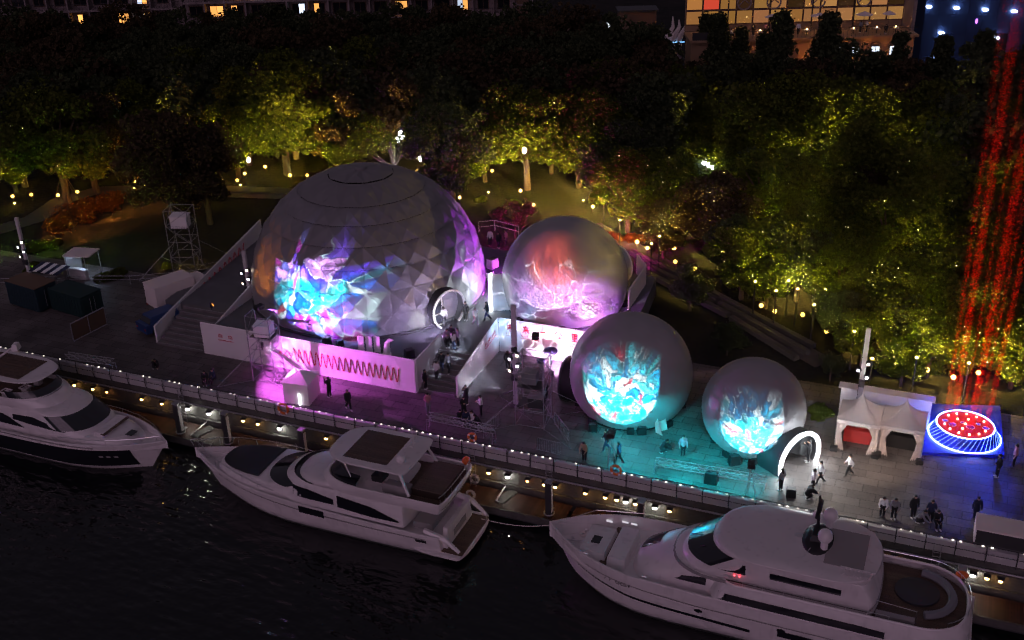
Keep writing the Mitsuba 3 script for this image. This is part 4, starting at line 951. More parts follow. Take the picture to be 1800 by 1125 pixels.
m.box((-1.8, 53.1, 3.2), (1.9, .06, .14)); put(k + '__roof_vent', m, 'mat_gelcoat')
m = MB(); m.ball((-4.3, 55.3, 3.1), 1.0, 3, (.9, 1.55, .38)); m.box((-4.3, 55.3, 3.5), (.9, 1.6, .5), 0, .7); put(k + '__mast_base', m, 'mat_black', 40)
m = MB(); m.tube((-4.4, 55.6, 3.3), (-4.5, 55.7, 5.9), .11, 8, .05); m.box((-4.45, 55.65, 5.0), (.25, 1.9, .1)); m.box((-4.45, 55.65, 5.3), (.2, .9, .08)); m.tube((-4.45, 55.1, 5.0), (-4.45, 55.1, 6.3), .02, 4); put(k + '__mast', m, 'mat_black')
for y in (54.35, 56.5):
    m = MB(); m.ball((-3.85, y, 4.15), .42, 3, (1, 1, 1.1)); m.tube((-3.85, y, 3.3), (-3.85, y, 3.9), .22, 10); put(k + '__radome', m, 'mat_gelcoat', 40)
m = MB(); m.ball((-4.6, 56.9, 3.7), .3, 2); put(k + '__radome', m, 'mat_gelcoat', 40)
m = MB(); m.path([(-5.6, 54.9, 3.35), (-5.2, 54.7, 3.5), (-5.2, 55.0, 3.5), (-5.6, 55.1, 3.35)], .03, 4); put(k + '__horn', m, 'mat_chrome')
m = MB(); m.tube((-4.9, 53.2, 3.1), (-4.4, 54.6, 3.4), .02, 4); put(k + '__antenna', m, 'mat_chrome')
# aft deck furniture
m = MB(); m.tube((1.5, 55.6, .6), (1.5, 55.6, .75), 1.25, 28); put(k + '__round_table', m, 'mat_dark_metal', 30)
m = MB(); a = np.linspace(-1.3, 1.5, 24); m.path([(1.5 + 1.95 * math.cos(t), 55.4 + 1.95 * math.sin(t), .8) for t in a], .26, 6); put(k + '__curved_sofa', m, 'mat_cloth_grey', 40)
m = MB(); m.path([(-.6, 53.2, .62), (-.6, 53.2, 1.35), (1.6, 53.0, 1.35), (1.6, 53.0, .62)], .03, 5); put(k + '__stair_rail', m, 'mat_chrome')
m = MB(); m.box((.5, 52.75, .78), (2.1, .4, .32)); put(k + '__bench', m, 'mat_gelcoat_grey')
m = MB(); a = g2.ring((1.45, .35, 14, 2.9, 2.4, 1, 0)); m.path(g2.world(np.vstack([a[-22:], a[:8]])), .025, 5); 
for i in (-20, -12, -5, 2, 7): p = g2.world(a[[i]])[0]; m.tube(p, p - [0, 0, .45], .018, 4)
put(k + '__aft_rail', m, 'mat_chrome')
m = MB(); m.ball(g2.world([[.9, 2.55, 1.1]])[0], .26, 2, (1.4, .9, .9)); put(k + '__fender', m, 'mat_orange')
for x, z in ((12.9, 1.5), (13.2, 1.5)):
    m = MB(); m.ball((RX - x, RY - 2.62, z), .05, 1); put(k + '__nav_light', m, 'mat_white_panel', emitter=glow((6, .3, .4), .005))
for x in (16.2, 15.8):
    m = MB(); m.path([(RX - x - .2, RY - .5 + (x - 16) * 3, 1.72), (RX - x + .55, RY - .9 + (x - 16) * 3, 2.3)], .025, 4); put(k + '__wiper', m, 'mat_black')
m = MB(); X_ = np.linspace(4.5, 13.8, 9); m.path([g2.world([[x, -(g2.hw(x, 1.0) - .05), 1.32]])[0] for x in X_], .022, 5)
for x in X_: b = g2.world([[x, -(g2.hw(x, 1.0) - .05), 1.02]])[0]; m.tube(b, b + [0, 0, .3], .016, 4)
put(k + '__side_rail', m, 'mat_chrome')
for x in (1.2, 8, 13, 18.5, 22.5):
    p = h.world([[x, -(h.hw(x, -.3) - .1), (-.15 if x < 16 else .08)]])[0]; m = MB(); m.tube(p + [-.16, 0, .1], p + [.16, 0, .1], .03, 5); m.tube(p + [0, 0, -.1], p + [0, 0, .1], .04, 5); put(k + '__cleat', m, 'mat_chrome')
m = MB(); a = np.linspace(0, 6 * np.pi, 60); m.path([(-19.0 + .28 * (1 - t / 30) * math.cos(t), 55.9 + .28 * (1 - t / 30) * math.sin(t), -.80) for t in a], .03, 4); put(k + '__rope_coil', m, 'mat_canvas')
# foredeck
m = MB(); m.box((-17.7, 55.0, -.52), (1.9, 3.1, .66), 0, .86); put(k + '__fore_lounge', m, 'mat_gelcoat')
m = MB(); m.box((-16.0, 55.0, -.45), (1.2, 3.6, .8), 0, .92); put(k + '__fore_seat', m, 'mat_gelcoat')
m = MB(); m.box((-17.75, 54.9, -.17), (.55, .75, .03)); put(k + '__deck_hatch', m, 'mat_glass')
m = MB(); m.box((-16.85, 55.0, -.72), (.4, 4.3, .26)); put(k + '__deck_step', m, 'mat_teak')
for x, y in ((-19.5, 55.3), (-19.2, 54.5), (-18.9, 56.2)): m = MB(); m.tube((x, y, -.85), (x, y, -.6), .12, 8); put(k + '__bollard', m, 'mat_chrome')
m = MB(); m.path([(-19.8, 55, -.8), (-19.3, 55, -.74), (-18.9, 55.2, -.8)], .05, 5); put(k + '__windlass', m, 'mat_chrome')
m = MB()
for i, x in enumerate((-18.2, -17.6, -16.6, -16.0)): m.box((x, 57.35 - .25 * (x < -17), -.25), (.42, .02, .14))
put(k + '__deck_lights', m, 'mat_white_panel', emitter=glow((.5, .5, .55), .004))
m = MB(); m.path([(-20.5, 55.0, .4), (-18.5, 57.2, .34), (-15.5, 57.95, .3)], .03, 5)
for x, y in ((-19.4, 56.2), (-17, 57.6)): m.tube((x, y, 0), (x, y, .36), .02, 4)
put(k + '__bow_rail', m, 'mat_chrome')
def hulltext(hh, x, z, lines, hgt, key):
    """Plain strokes laid on the near hull side, x runs towards the stern in the picture."""
    m = MB()
    for (x0, ln) in lines:
        for st in ln: m.path([hh.world([[x - x0 * hgt - a * hgt, -(hh.hw(x - x0 * hgt, z) + .035), z + b * hgt]])[0] for a, b in st], .018, 4)
    put(key, m, 'mat_dark_hull')
B0 = [[(0, 0), (.7, 0), (.7, 1), (0, 1), (0, 0)], [(.35, 0), (.35, 1)]]; B1 = [[(0, 0), (0, 1), (.6, 1), (.6, 0)], [(0, .5), (.6, .5)]]
hulltext(h, 21.1, -.98, [(0, [[(0, 0), (.4, 1), (.8, 0)], [(.2, .4), (.6, .4)]]), (1.5, [[(0, 0), (0, 1), (.6, 1)], [(0, .5), (.4, .5)]]), (3.2, B0), (4.0, B1), (4.8, [[(0, 0), (.6, 0), (.6, .5), (0, .5), (0, 1), (.6, 1)]]), (5.6, B0), (6.8, [[(0, 0), (0, 1)], [(.2, 0), (.2, 1)]])], .24, k + '__hull_lettering')

# ---- middle yacht: bow at x = -49, swim platform at -26.9
k = thing('motor_yacht', 'white flybridge yacht in the middle with brown hardtop panel and open swim platform', 'yacht')
MX, MY, ML = -28.0, 55.4, 21.2
h = hull(k, MX, 1 * -1, MY, ML, 2.85, ([0, 8, 16, ML], [-1.35, -1.15, -.85, -.45]), ([0, 3, ML], [-1.75, -1.6, -1.3]), nose=11.0, pw=2.6, transom=.92)
two_sides(k + '__side_stripe', h, 'mat_gelcoat_grey', [(1, -1.62), (10, -1.5), (18, -1.05)], [(1, -1.72), (10, -1.62), (18, -1.12)], .03, 24, 1)
two_sides(k + '__hull_vent', h, 'mat_black', [(.6, -1.75), (2.0, -1.72)], [(.9, -1.95), (1.7, -1.95)], .03)
two_sides(k + '__boarding_gate', h, 'mat_dark_hull', [(8.6, -1.16), (10.6, -1.14)], [(8.6, -1.75), (10.6, -1.72)], .035)
sp = Loft(MX, -1, MY, [(-2.95, -1.6, 3.6, 2.5, .5, 3.0, 0), (-2.85, -1.7, 3.8, 2.62, .5, 3.2, 0), (-2.62, -1.7, 3.8, 2.62, .5, 3.2, 0)])
put(k + '__swim_platform', sp.mesh(), 'mat_gelcoat', 40)
m = MB(); m.box((MX + .75, MY, -2.6), (1.5, 4.6, .03)); put(k + '__platform_teak', m, 'mat_teak')
# coachroof with the dark foredeck cover and windscreen
c1 = Loft(MX, -1, MY, [(-1.3, 3.2, 18.9, 2.35, .3, 5.5, 0), (-.55, 3.2, 18.5, 2.3, .3, 5.6, 0), (-.25, 3.2, 17.6, 2.05, .3, 5.2, 0)])
put(k + '__foredeck_trunk', c1.mesh(), 'mat_gelcoat', 40)
m = MB(); r = c1.ring((-.2, 14.4, 18.1, 1.9, .2, 3.8, 0, .7)); m.sheet(c1.world(r)[::-1]); put(k + '__sunpad_cover', m, 'mat_black')
c2 = Loft(MX, -1, MY, [(-.3, 3.2, 14.2, 2.3, .3, 2.4, 0), (.55, 3.2, 11.3, 2.2, .3, 2.2, 0), (.95, 3.2, 10.2, 2.0, .3, 2.0, 0)])
put(k + '__saloon', c2.mesh(), 'mat_gelcoat', 40)
put(k + '__windscreen', c2.front(-.95, .95, .05, .93, .03, (0, 1), 20), 'mat_glass')
c3 = Loft(MX, -1, MY, [(-1.2, 2.4, 13.6, 2.55, .3, 3.0, 0), (.2, 2.4, 12.6, 2.5, .3, 3.0, 0), (.5, 2.4, 12.0, 2.35, .3, 3.0, 0)])
put(k + '__saloon_side', c3.mesh(cap=False), 'mat_gelcoat', 40)
two_sides(k + '__saloon_window', c3, 'mat_glass', [(7.9, -.2), (10, .18), (12.2, .02), (13.2, -.55)], [(7.9, -.62), (10, -.62), (12.2, -.6), (13.2, -.62)], .035)
two_sides(k + '__saloon_window', c3, 'mat_glass', [(2.9, -.75), (5, -.1), (7.6, .2)], [(2.9, -.85), (5, -.9), (7.6, -.72)], .035)
# flybridge
f1 = Loft(MX, -1, MY, [(.45, -.2, 9.6, 2.45, .3, 3.2, 0, .6), (.95, -.4, 9.4, 2.65, .3, 3.4, 0, .6), (1.3, -.4, 8.9, 2.6, .3, 3.2, 0, .6)])
put(k + '__flybridge', f1.mesh(cap=False), 'mat_gelcoat', 40)
m = MB(); r = np.array(f1.rings[2]); r[:, 2] = .8; r[:, 1] *= .95; m.sheet(f1.world(r)[::-1]); put(k + '__flybridge_deck', m, 'mat_teak')
m = MB(); m.path(f1.world(f1.rings[2]), .07, 6, closed=True); put(k + '__flybridge_coaming', m, 'mat_gelcoat', 40)
two_sides(k + '__flybridge_screen', f1, 'mat_glass', [(6.0, 1.85), (8.2, 1.5)], [(6.0, 1.3), (8.2, 1.3)], -.1)
f2 = Loft(MX, -1, MY, [(1.25, 5.5, 8.95, 2.4, .2, 2.9, 0), (2.05, 5.5, 8.2, 2.2, .2, 2.6, 0)])
put(k + '__flybridge_windscreen', f2.front(-.98, .98, .02, .98, .02, (0, 1), 20), 'mat_glass')
ht = Loft(MX, -1, MY, [(2.75, 2.5, 8.6, 2.2, .3, 2.2, 0, .6), (2.85, 2.3, 8.75, 2.35, .3, 2.4, 0, .6), (2.97, 2.4, 8.6, 2.3, .3, 2.3, 0, .6)])
put(k + '__hardtop', ht.mesh(), 'mat_gelcoat', 40)
m = MB(); m.box((MX - 5.6, MY, 2.99), (3.3, 3.5, .03)); put(k + '__hardtop_panel', m, 'mat_teak')
for y in (-1.9, 1.9):
    m = MB(); m.path([(MX - 3.0, MY + y, 2.8), (MX - 2.2, MY + y * 1.15, 1.2)], .11, 5); put(k + '__hardtop_post', m, 'mat_gelcoat')
    m = MB(); m.path([(MX - 7.2, MY + y, 2.8), (MX - 6.2, MY + y * 1.2, 1.3)], .06, 5); put(k + '__hardtop_post', m, 'mat_gelcoat')
m = MB(); m.ball((MX - 3.2, MY - 1.1, 3.3), .34, 3, (1, 1, .9)); m.tube((MX - 3.2, MY - 1.1, 2.95), (MX - 3.2, MY - 1.1, 3.2), .15, 8); put(k + '__radome', m, 'mat_gelcoat', 40)
m = MB()
for y in (.2, .7, 1.2): m.path([(MX - 3.8, MY + y, 3.0), (MX - 3.5, MY + y, 3.5), (MX - 3.0, MY + y + .1, 3.35)], .05, 4)
m.tube((MX - 3.2, MY + .7, 3), (MX - 3.2, MY + .7, 4.6), .03, 5); m.box((MX - 3.3, MY + .7, 3.55), (.15, 1.5, .1)); put(k + '__radar_mast', m, 'mat_gelcoat')
m = MB(); m.box((MX - 1.3, MY + .4, 1.05), (2.2, 3.6, .5)); put(k + '__fly_sunpad', m, 'mat_teak')
m = MB(); m.box((MX - 3.4, MY - 1.5, 1.1), (1.8, 1.0, .55)); m.box((MX - 3.4, MY - 1.9, 1.5), (1.7, .25, .4)); put(k + '__wet_bar', m, 'mat_gelcoat_grey')
m = MB(); m.box((MX - 5.2, MY - .6, 1.1), (.8, 1.0, .6)); m.box((MX - 4.9, MY - .6, 1.6), (.25, .9, .6)); put(k + '__helm_seat', m, 'mat_black')
m = MB(); p = f1.ring((1.85, -.35, 8, 2.55, .3, 3, 0)); q = np.vstack([p[-10:], p[:10]]); m.path(f1.world(q), .035, 5)
for i in range(0, 20, 3): b = f1.world(q[[i]])[0]; m.tube(b, b - [0, 0, .6], .022, 4)
put(k + '__fly_rail', m, 'mat_chrome')
# cockpit and transom
m = MB(); m.box((MX - 1.6, MY, -1.35), (1.4, 3.4, .5)); put(k + '__cockpit_sofa', m, 'mat_gelcoat_grey')
m = MB(); m.box((MX + .15, MY, -1.75), (.35, 4.0, 1.5), 0, .9); put(k + '__transom', m, 'mat_gelcoat')
m = MB(); m.box((MX + .35, MY, -1.9), (.04, 1.9, .5)); put(k + '__garage_door', m, 'mat_gelcoat_grey')
for y in (-2.3, 2.3):
    m = MB(); m.path([(MX - 1.2, MY + y, -1.2), (MX + .3, MY + y, -1.55), (MX + 1.3, MY + y * .98, -2.4)], [.2, .2, .12], 6); put(k + '__quarter_wing', m, 'mat_gelcoat', 40)
m = MB(); m.box((MX - 1.4, MY, .42), (2.9, 4.6, .06)); put(k + '__overhang', m, 'mat_gelcoat_grey')
m = MB()
for s in (-1, 1):
    m.path([h.world([[x, s * (h.hw(x, -.7) - .08), -.6 + .85 * min((x - 12) / 7, 1) + (-.1 if x > 20 else 0)]])[0] for x in (12.5, 14, 16, 18, 19.5, 20.8)], .025, 5)
    for x in (14, 15.5, 17, 18.3, 19.5, 20.6): b = h.world([[x, s * (h.hw(x, -.7) - .08), -.75 + .3 * min((x - 12) / 7, 1)]])[0]; m.tube(b, b + [0, 0, .55], .02, 4)
m.path([h.world([[20.8, -.5, .1]])[0], h.world([[21.5, 0, .15]])[0], h.world([[20.8, .5, .1]])[0]], .025, 5); put(k + '__bow_rail', m, 'mat_chrome')
m = MB(); m.ball((MX - .2, MY + 2.6, 1.5), .3, 2); put(k + '__fender', m, 'mat_orange')

# ---- left yacht: bow at x = -51.9 to the right, runs out of the picture
k = thing('motor_yacht', 'leftmost yacht with dark hull band and slatted brown hardtop, cut by the picture edge', 'yacht')
LX, LY, LL = -75.0, 55.6, 23.1
h = hull(k, LX, 1, LY, LL, 2.75, ([0, 12, LL], [-1.1, -1.0, -.6]), ([0, LL], [-1.35, -1.3]), nose=10.0, pw=2.7, mt='mat_gelcoat')
two_sides(k + '__hull_band', h, 'mat_dark_hull', [(0, -1.5), (12, -1.42), (21.5, -1.15)], [(0, -3.0), (12, -3.0), (20.6, -2.95)], .02, 30, 5)
for i in range(3): two_sides(k + '__hull_vent', h, 'mat_gelcoat_grey', [(18.2 + i * .55, -1.75), (18.6 + i * .55, -1.75)], [(18.1 + i * .55, -1.95), (18.5 + i * .55, -1.95)], .05, 4)
c = Loft(LX, 1, LY, [(-1.3, 2, 20.6, 2.1, .3, 4.5, 0), (-.7, 2, 20.2, 2.05, .3, 4.6, 0), (-.5, 2, 19.4, 1.8, .3, 4.4, 0)]); put(k + '__foredeck_trunk', c.mesh(), 'mat_gelcoat', 40)
m = MB(); m.box((LX + 20.0, LY - .2, -.44), (.6, .75, .04)); put(k + '__deck_hatch', m, 'mat_glass')
m = MB(); m.box((LX + 17.9, LY, -.38), (.9, 3.0, .35), 0, .9); put(k + '__foredeck_sofa', m, 'mat_gelcoat')
m = MB(); m.box((LX + 18.3, LY, -.3), (.35, 2.8, .12)); put(k + '__sofa_cushion', m, 'mat_teak')
c2 = Loft(LX, 1, LY, [(-.6, 1.5, 17.6, 2.35, .3, 2.6, 0), (-.2, 1.5, 17.2, 2.35, .3, 2.6, 0), (.85, 1.5, 15.6, 2.15, .3, 2.4, 0), (1.15, 1.5, 14.2, 1.9, .3, 2.0, 0)]); put(k + '__saloon', c2.mesh(), 'mat_gelcoat', 40)
put(k + '__windscreen', c2.front(-.93, .93, .06, .95, .03, (1, 2), 20), 'mat_glass')
two_sides(k + '__saloon_window', c2, 'mat_glass', [(10.5, .45), (12.5, .55), (15.5, -.1)], [(10.5, .05), (12.5, -.1), (15.5, -.2)], .03)
two_sides(k + '__saloon_window', c2, 'mat_glass', [(3, .35), (7, .4), (9.8, .3), (11.5, -.45)], [(3, -.35), (7, -.4), (9.8, -.48), (11.5, -.5)], .03)
two_sides(k + '__side_stripe', h, 'mat_gelcoat_grey', [(8, -1.08), (18, -.98)], [(8, -1.2), (18, -1.1)], .03, 16, 1)
f1 = Loft(LX, 1, LY, [(.9, .5, 14.2, 2.1, .3, 3, 0), (1.5, .5, 13.6, 2.25, .3, 3, 0), (1.75, .5, 13.0, 2.2, .3, 3, 0)]); put(k + '__flybridge', f1.mesh(cap=False), 'mat_gelcoat', 40)
m = MB(); r = np.array(f1.rings[2]); r[:, 2] = 1.3; r[:, 1] *= .95; m.sheet(f1.world(r)); put(k + '__flybridge_deck', m, 'mat_teak')
m = MB(); m.path(f1.world(f1.rings[2]), .06, 6, closed=True); put(k + '__flybridge_coaming', m, 'mat_gelcoat', 40)
f2 = Loft(LX, 1, LY, [(1.7, 9, 13.1, 2.1, .2, 2.9, 0), (2.25, 9, 12.5, 2.0, .2, 2.7, 0)]); put(k + '__flybridge_windscreen', f2.front(-.98, .98, .02, .98, .02, (0, 1), 20), 'mat_glass')
for i, (dx, y) in enumerate(((11.2, -1.2), (10.4, -.4), (10.4, .9), (9.4, -1.4))):
    m = MB(); m.path([(LX + dx - .35, LY + y - .3, 1.8), (LX + dx + .35, LY + y - .3, 1.8), (LX + dx + .35, LY + y + .3, 1.8), (LX + dx - .35, LY + y + .3, 1.8)], .06, 5, True); m.box((LX + dx, LY + y, 1.55), (.5, .5, .35)); put(k + '__fly_chair', m, 'mat_gelcoat')
ht = Loft(LX, 1, LY, [(3.0, 3.0, 12.6, 1.9, .4, 2.6, 0, .6), (3.1, 2.8, 12.8, 2.05, .4, 2.8, 0, .6), (3.22, 2.9, 12.6, 2.0, .4, 2.7, 0, .6)]); put(k + '__hardtop', ht.mesh(), 'mat_gelcoat', 40)
for i in range(8): m = MB(); m.box((LX + 8.4, LY - 1.35 + i * .385, 3.25), (5.6, .34, .03)); put(k + '__hardtop_slat', m, 'mat_teak')
for y in (-1.7, 1.7):
    m = MB(); m.path([(LX + 6, LY + y, 3.05), (LX + 5, LY + y, 1.7)], .1, 5); put(k + '__hardtop_post', m, 'mat_gelcoat')
m = MB(); m.path([(LX + 7.0, LY + .6, 3.2), (LX + 8.4, LY + .9, 4.2), (LX + 8.9, LY + .9, 4.3)], .09, 5); m.box((LX + 8.9, LY + .95, 4.45), (.5, .8, .5), .4, .7); put(k + '__radar_mast', m, 'mat_gelcoat')
m = MB()
for s in (-1, 1):
    m.path([h.world([[x, s * (h.hw(x, -.8) - .1), -.45 + .25 * max(x - 15, 0) / 8]])[0] for x in (15, 17, 19, 21, 22.6)], .03, 5)
    for x in (17, 19, 21, 22.4): b = h.world([[x, s * (h.hw(x, -.8) - .1), -.9]])[0]; m.tube(b, b + [0, 0, .55], .02, 4)
put(k + '__bow_rail', m, 'mat_chrome')
# mooring lines
for a, b, lab in [((-26.9, 57.2, -2.5), (-20.9, 58.9, -2.4), 'mooring line from the middle yacht stern to the pontoon'), ((-49.0, 55.4, -.5), (-50.5, 59.0, -2.4), 'mooring line from the middle yacht bow to the pontoon')]:
    t = np.linspace(0, 1, 9)[:, None]; p = np.array(a) * (1 - t) + np.array(b) * t; p[:, 2] -= .5 * np.sin(t[:, 0] * np.pi); k = thing('mooring_line', lab, 'rope'); m = MB(); m.path(p, .03, 4); put(k + '__rope', m, 'mat_canvas')
# ------------------------------------------------------------------ buildings at the back
class Front:
    """A facade: a runs to the right along it, d into the building, z up."""
    def __init__(s, o): s.o = np.array([o[0], o[1], 0.0])
    def p(s, a, d, z): return s.o + a * _hr + d * _hf + z * _Z
    def box(s, m, a, d, z, sa, sd, sz): m.box(s.p(a, d, z), (sa, sd, sz), YAW)
    def one(s, key, mt, a, d, z, sa, sd, sz, **kw): m = MB(); s.box(m, a, d, z, sa, sd, sz); return put(key, m, mt, **kw)
def _facade(p, n, uv):
    return mi.Color3f(0.24, 0.20, 0.20) * (0.65 + 0.6 * fbm(p.x * .8 + p.y * .8, p.z * .5, 1.0, 3))
textured('mat_facade', _facade, 0.8)
flat('mat_warm_wall', (0.30, 0.20, 0.12), 0.7)
flat('mat_blue_facade', (0.03, 0.05, 0.12), 0.3)
flat('mat_brown', (0.12, 0.075, 0.05), 0.7)
WARM = np.array((1, .42, .10))
rng = np.random.default_rng(21)
# apartment block at top left
b = thing('apartment_block', 'long dark apartment block with balconies and a few lit windows along the top left', 'building')
F = Front(at(0, 24, 9))
for (a0, a1, zs) in ((-6, 30.5, 9.0), (31, 89, 9.8)):
    L = a1 - a0; c = (a0 + a1) / 2
    F.one(b + '__wall', 'mat_facade', c, 3.1, 8, L, 3, 18)
    for z in (zs - 3.3, zs, zs + 3.3):
        F.one(b + '__balcony_slab', 'mat_facade', c, .8, z, L - .05, 1.7, .32)
        m = MB(); F.box(m, c, 0, z + 1.15, L, .05, .06)
        for a in np.arange(a0 + .2, a1, .45): F.box(m, a, 0, z + .65, .035, .035, 1.0)
        put(b + '__balcony_railing', m, 'mat_dark_metal')
    for a in np.arange(a0 + 1.8, a1 - 1, 3.5):
        F.one(b + '__party_wall', 'mat_facade', a + 1.75, .75, 8, .22, 1.55, 17.9)
        for z in (zs - 3.3, zs):
            r = rng.random(); lit = r < .20; wz = z + 1.6; ww = 1.5 + 1.0 * rng.random()
            k = F.one(b + '__window', 'mat_brown', a, 1.58, wz, ww + .2, .1, 1.9)
            for s in (-1, 1):
                bb = (.8 + 1.2 * rng.random())
                kw = dict(emitter=glow(WARM * bb if rng.random() < .8 else np.array((.6, .7, .9)) * bb, .02)) if lit and rng.random() < .8 else {}
                F.one(k + '__pane', 'mat_glass', a + s * ww / 4, 1.51, wz, ww / 2 - .08, .06, 1.7, **kw)
F.one(b + '__roof', 'mat_facade', 41, 4, 17.2, 96, 6, .5)
# slim tower
F = Front(at(920, 60, 4)); b = thing('chimney_tower', 'slim brown tower between the apartment block and the low pavilions', 'building')
F.one(b + '__shaft', 'mat_brown', 0, 0, 8, 1.9, 1.9, 18); 
for z in (3, 6, 9, 12): F.one(b + '__band', 'mat_facade', 0, 0, z, 2.1, 2.1, .2)
F.one(b + '__pipe', 'mat_pale_stone', 1.5, -.3, 8, .4, .4, 18)
# low pavilions between
F = Front(at(1010, 88, 1)); b = thing('pavilion', 'low dark pavilion with flat roofs left of the lit restaurant', 'building')
F.one(b + '__wall', 'mat_facade', 6, 2, 2, 14, 4, 4); F.one(b + '__roof', 'mat_brown', 6, 2, 4.15, 15, 5, .3); F.one(b + '__roof', 'mat_dark_metal', 11, 5, 6.6, 7, 4, .3); F.one(b + '__wall', 'mat_brown', 11, 5.2, 5.4, 6.4, 3.4, 2.2)
for a in (1, 4.5, 8): 
    k = F.one(b + '__window', 'mat_brown', a, -.05, 2.2, 1.6, .1, 1.6); F.one(k + '__pane', 'mat_glass', a, -.12, 2.2, 1.3, .06, 1.3)
F.one(b + '__lit_post', 'mat_white_panel', 2.6, -1.2, 2.2, .15, .15, 3.2, emitter=glow(WARM * 1.2, .02))
F.one(b + '__window', 'mat_white_panel', 5.8, -.2, 5.0, .8, .1, 1.2, emitter=glow((1.2, 1.4, 1.6), .02))
b = thing('canvas_sail', 'pale curved sail sculpture beside the restaurant terrace', 'sculpture'); F = Front(at(1180, 62, 6)); m = MB()
for i in range(3): m.path([F.p(-1 + i, 0, 4.6), F.p(-.5 + i, 0, 6), F.p(.3 + i, .4, 7.2), F.p(.2 + i, .5, 8.8 - i * .5)], [.5, .45, .3, .08], 6)
put(b + '__sail', m, 'mat_canvas', 40); m = MB(); m.box(F.p(.5, 0, 3), (2.4, .6, 3.4), YAW); put(b + '__base', m, 'mat_facade')
m = MB(); F.box(m, .8, -.4, 5.0, 2.5, .1, .12); put(b + '__blue_strip', m, 'mat_white_panel', emitter=glow((.3, .9, 1.6), .02))
spot('sail_light', F.p(0, -2, 9), F.p(0, 0, 6), (8, 8, 9), 60, 40, .15)
# restaurant
b = thing('restaurant', 'warmly lit restaurant with glazed upper floor, terrace and arched windows at top right', 'building')
F = Front(at(1215, 70, 8)); LA = 32.6
F.one(b + '__lower_wall', 'mat_warm_wall', LA / 2, 2.5, 3.8, LA, 5, 7.7)
F.one(b + '__terrace_slab', 'mat_warm_wall', LA / 2, 2.2, 7.85, LA + .6, 6.2, .35)
F.one(b + '__upper_wall', 'mat_warm_wall', LA / 2, 6.4, 14, LA, .6, 12.2)
F.one(b + '__side_wall', 'mat_facade', LA + .2, 4.2, 13, .5, 4.6, 14)
m = MB(); F.box(m, LA / 2, -.75, 9.1, LA, .05, .07)
for a in np.arange(.3, LA, .6): F.box(m, a, -.75, 8.55, .03, .03, 1.1)
put(b + '__terrace_railing', m, 'mat_dark_metal')
F.one(b + '__terrace_planter', 'mat_dark_metal', 2.8, -.5, 8.5, 5.4, .5, 1.1)
m = MB()
for a, z in [(21.7, 5.9), (24, 5.9), (27, 5.9), (29.7, 5.9)]:
    k = F.one(b + '__arched_window', 'mat_brown', a, -.08, z - .2, 1.5, .14, 1.6)
    F.one(k + '__pane', 'mat_white_panel', a, -.17, z - .2, 1.15, .06, 1.25, emitter=glow((.75, .95, 1.15), .02))
    m = MB(); t = np.linspace(0, np.pi, 12); m.path([F.p(a + .75 * math.cos(x), -.1, z + .6 + .45 * math.sin(x)) for x in t], .09, 5); m.path([F.p(a, -.22, z - .8), F.p(a, -.22, z + .4)], .04, 4); put(k + '__arch', m, 'mat_brown')
nb = 13; bw = LA / nb
for j in range(3):
    for i in range(nb):
        z = 9.3 + j * 2.15; q = (.26 + .16 * rng.random()) * (.8, 1, .6)[j]
        if (i, j) in ((3, 1), (6, 1), (9, 1), (12, 1)): q = .03
        k = F.one(b + '__window', 'mat_brown', (i + .5) * bw, 5.98, z + .6, bw - .1, .12, 2.0)
        col = np.array((1.2, .12, .06)) * .5 if (i, j) in ((1, 1), ) else WARM * q * np.array((1, .95 + .25 * rng.random(), 1 + .6 * rng.random()))
        F.one(k + '__pane', 'mat_glass', (i + .5) * bw, 5.9, z + .6, bw - .28, .06, 1.82, emitter=glow(col, .01))
for i in (2.5, 5, 7.5, 10):
    F.one(b + '__column', 'mat_dark_metal', i * bw, 5.6, 12.5, .16, .3, 9)
for a in (8.6, 13.0, 19.6, 26.4):
    m = MB(); t = np.linspace(0, 2 * np.pi, 25)[:-1]; m.path([F.p(a + 1.0 * math.cos(x), 5.6, 12.0 + 1.0 * math.sin(x)) for x in t], .14, 5, True); m.path([F.p(a - .8, 5.6, 11.6), F.p(a, 5.6, 12.4), F.p(a + .7, 5.6, 11.9)], .1, 4); put(b + '__round_ornament', m, 'mat_facade')
for a in (6, 11, 16.5, 22, 27.5): spot('terrace_downlight', F.p(a, 3.6, 13.0), F.p(a, 1.0, 8), WARM * 90 * np.array((1, 1.1, 1.2)), 60, 40, .18)
for a in (3, 13, 20, 26): spot('wall_wash', F.p(a, -3.2, 2.0), F.p(a, 0, 5.5), np.array((1, .40, .09)) * 30, 75, 50, .18)
RF = F
for i, a in enumerate((6.8, 10.2, 13.6, 17, 20.4, 23.8, 27.2, 30)):
    k = thing('terrace_table', f'{("first","second","third","fourth","fifth","sixth","seventh","eighth")[i]} small dining table from the left on the restaurant terrace', 'table', 'dining tables on the restaurant terrace')
    m = MB(); c = F.p(a, .9, 8.77); m.tube(c - [0, 0, .06], c, .5, 12); put(k + '__table_top', m, 'mat_white_panel'); m = MB(); m.tube(c - [0, 0, .75], c - [0, 0, .06], .06, 6); put(k + '__leg', m, 'mat_dark_metal')
    m = MB(); m.ball(c + [0, 0, .14], .1, 1); put(k + '__candle', m, 'mat_white_panel', emitter=glow((14, 9, 3), .01))
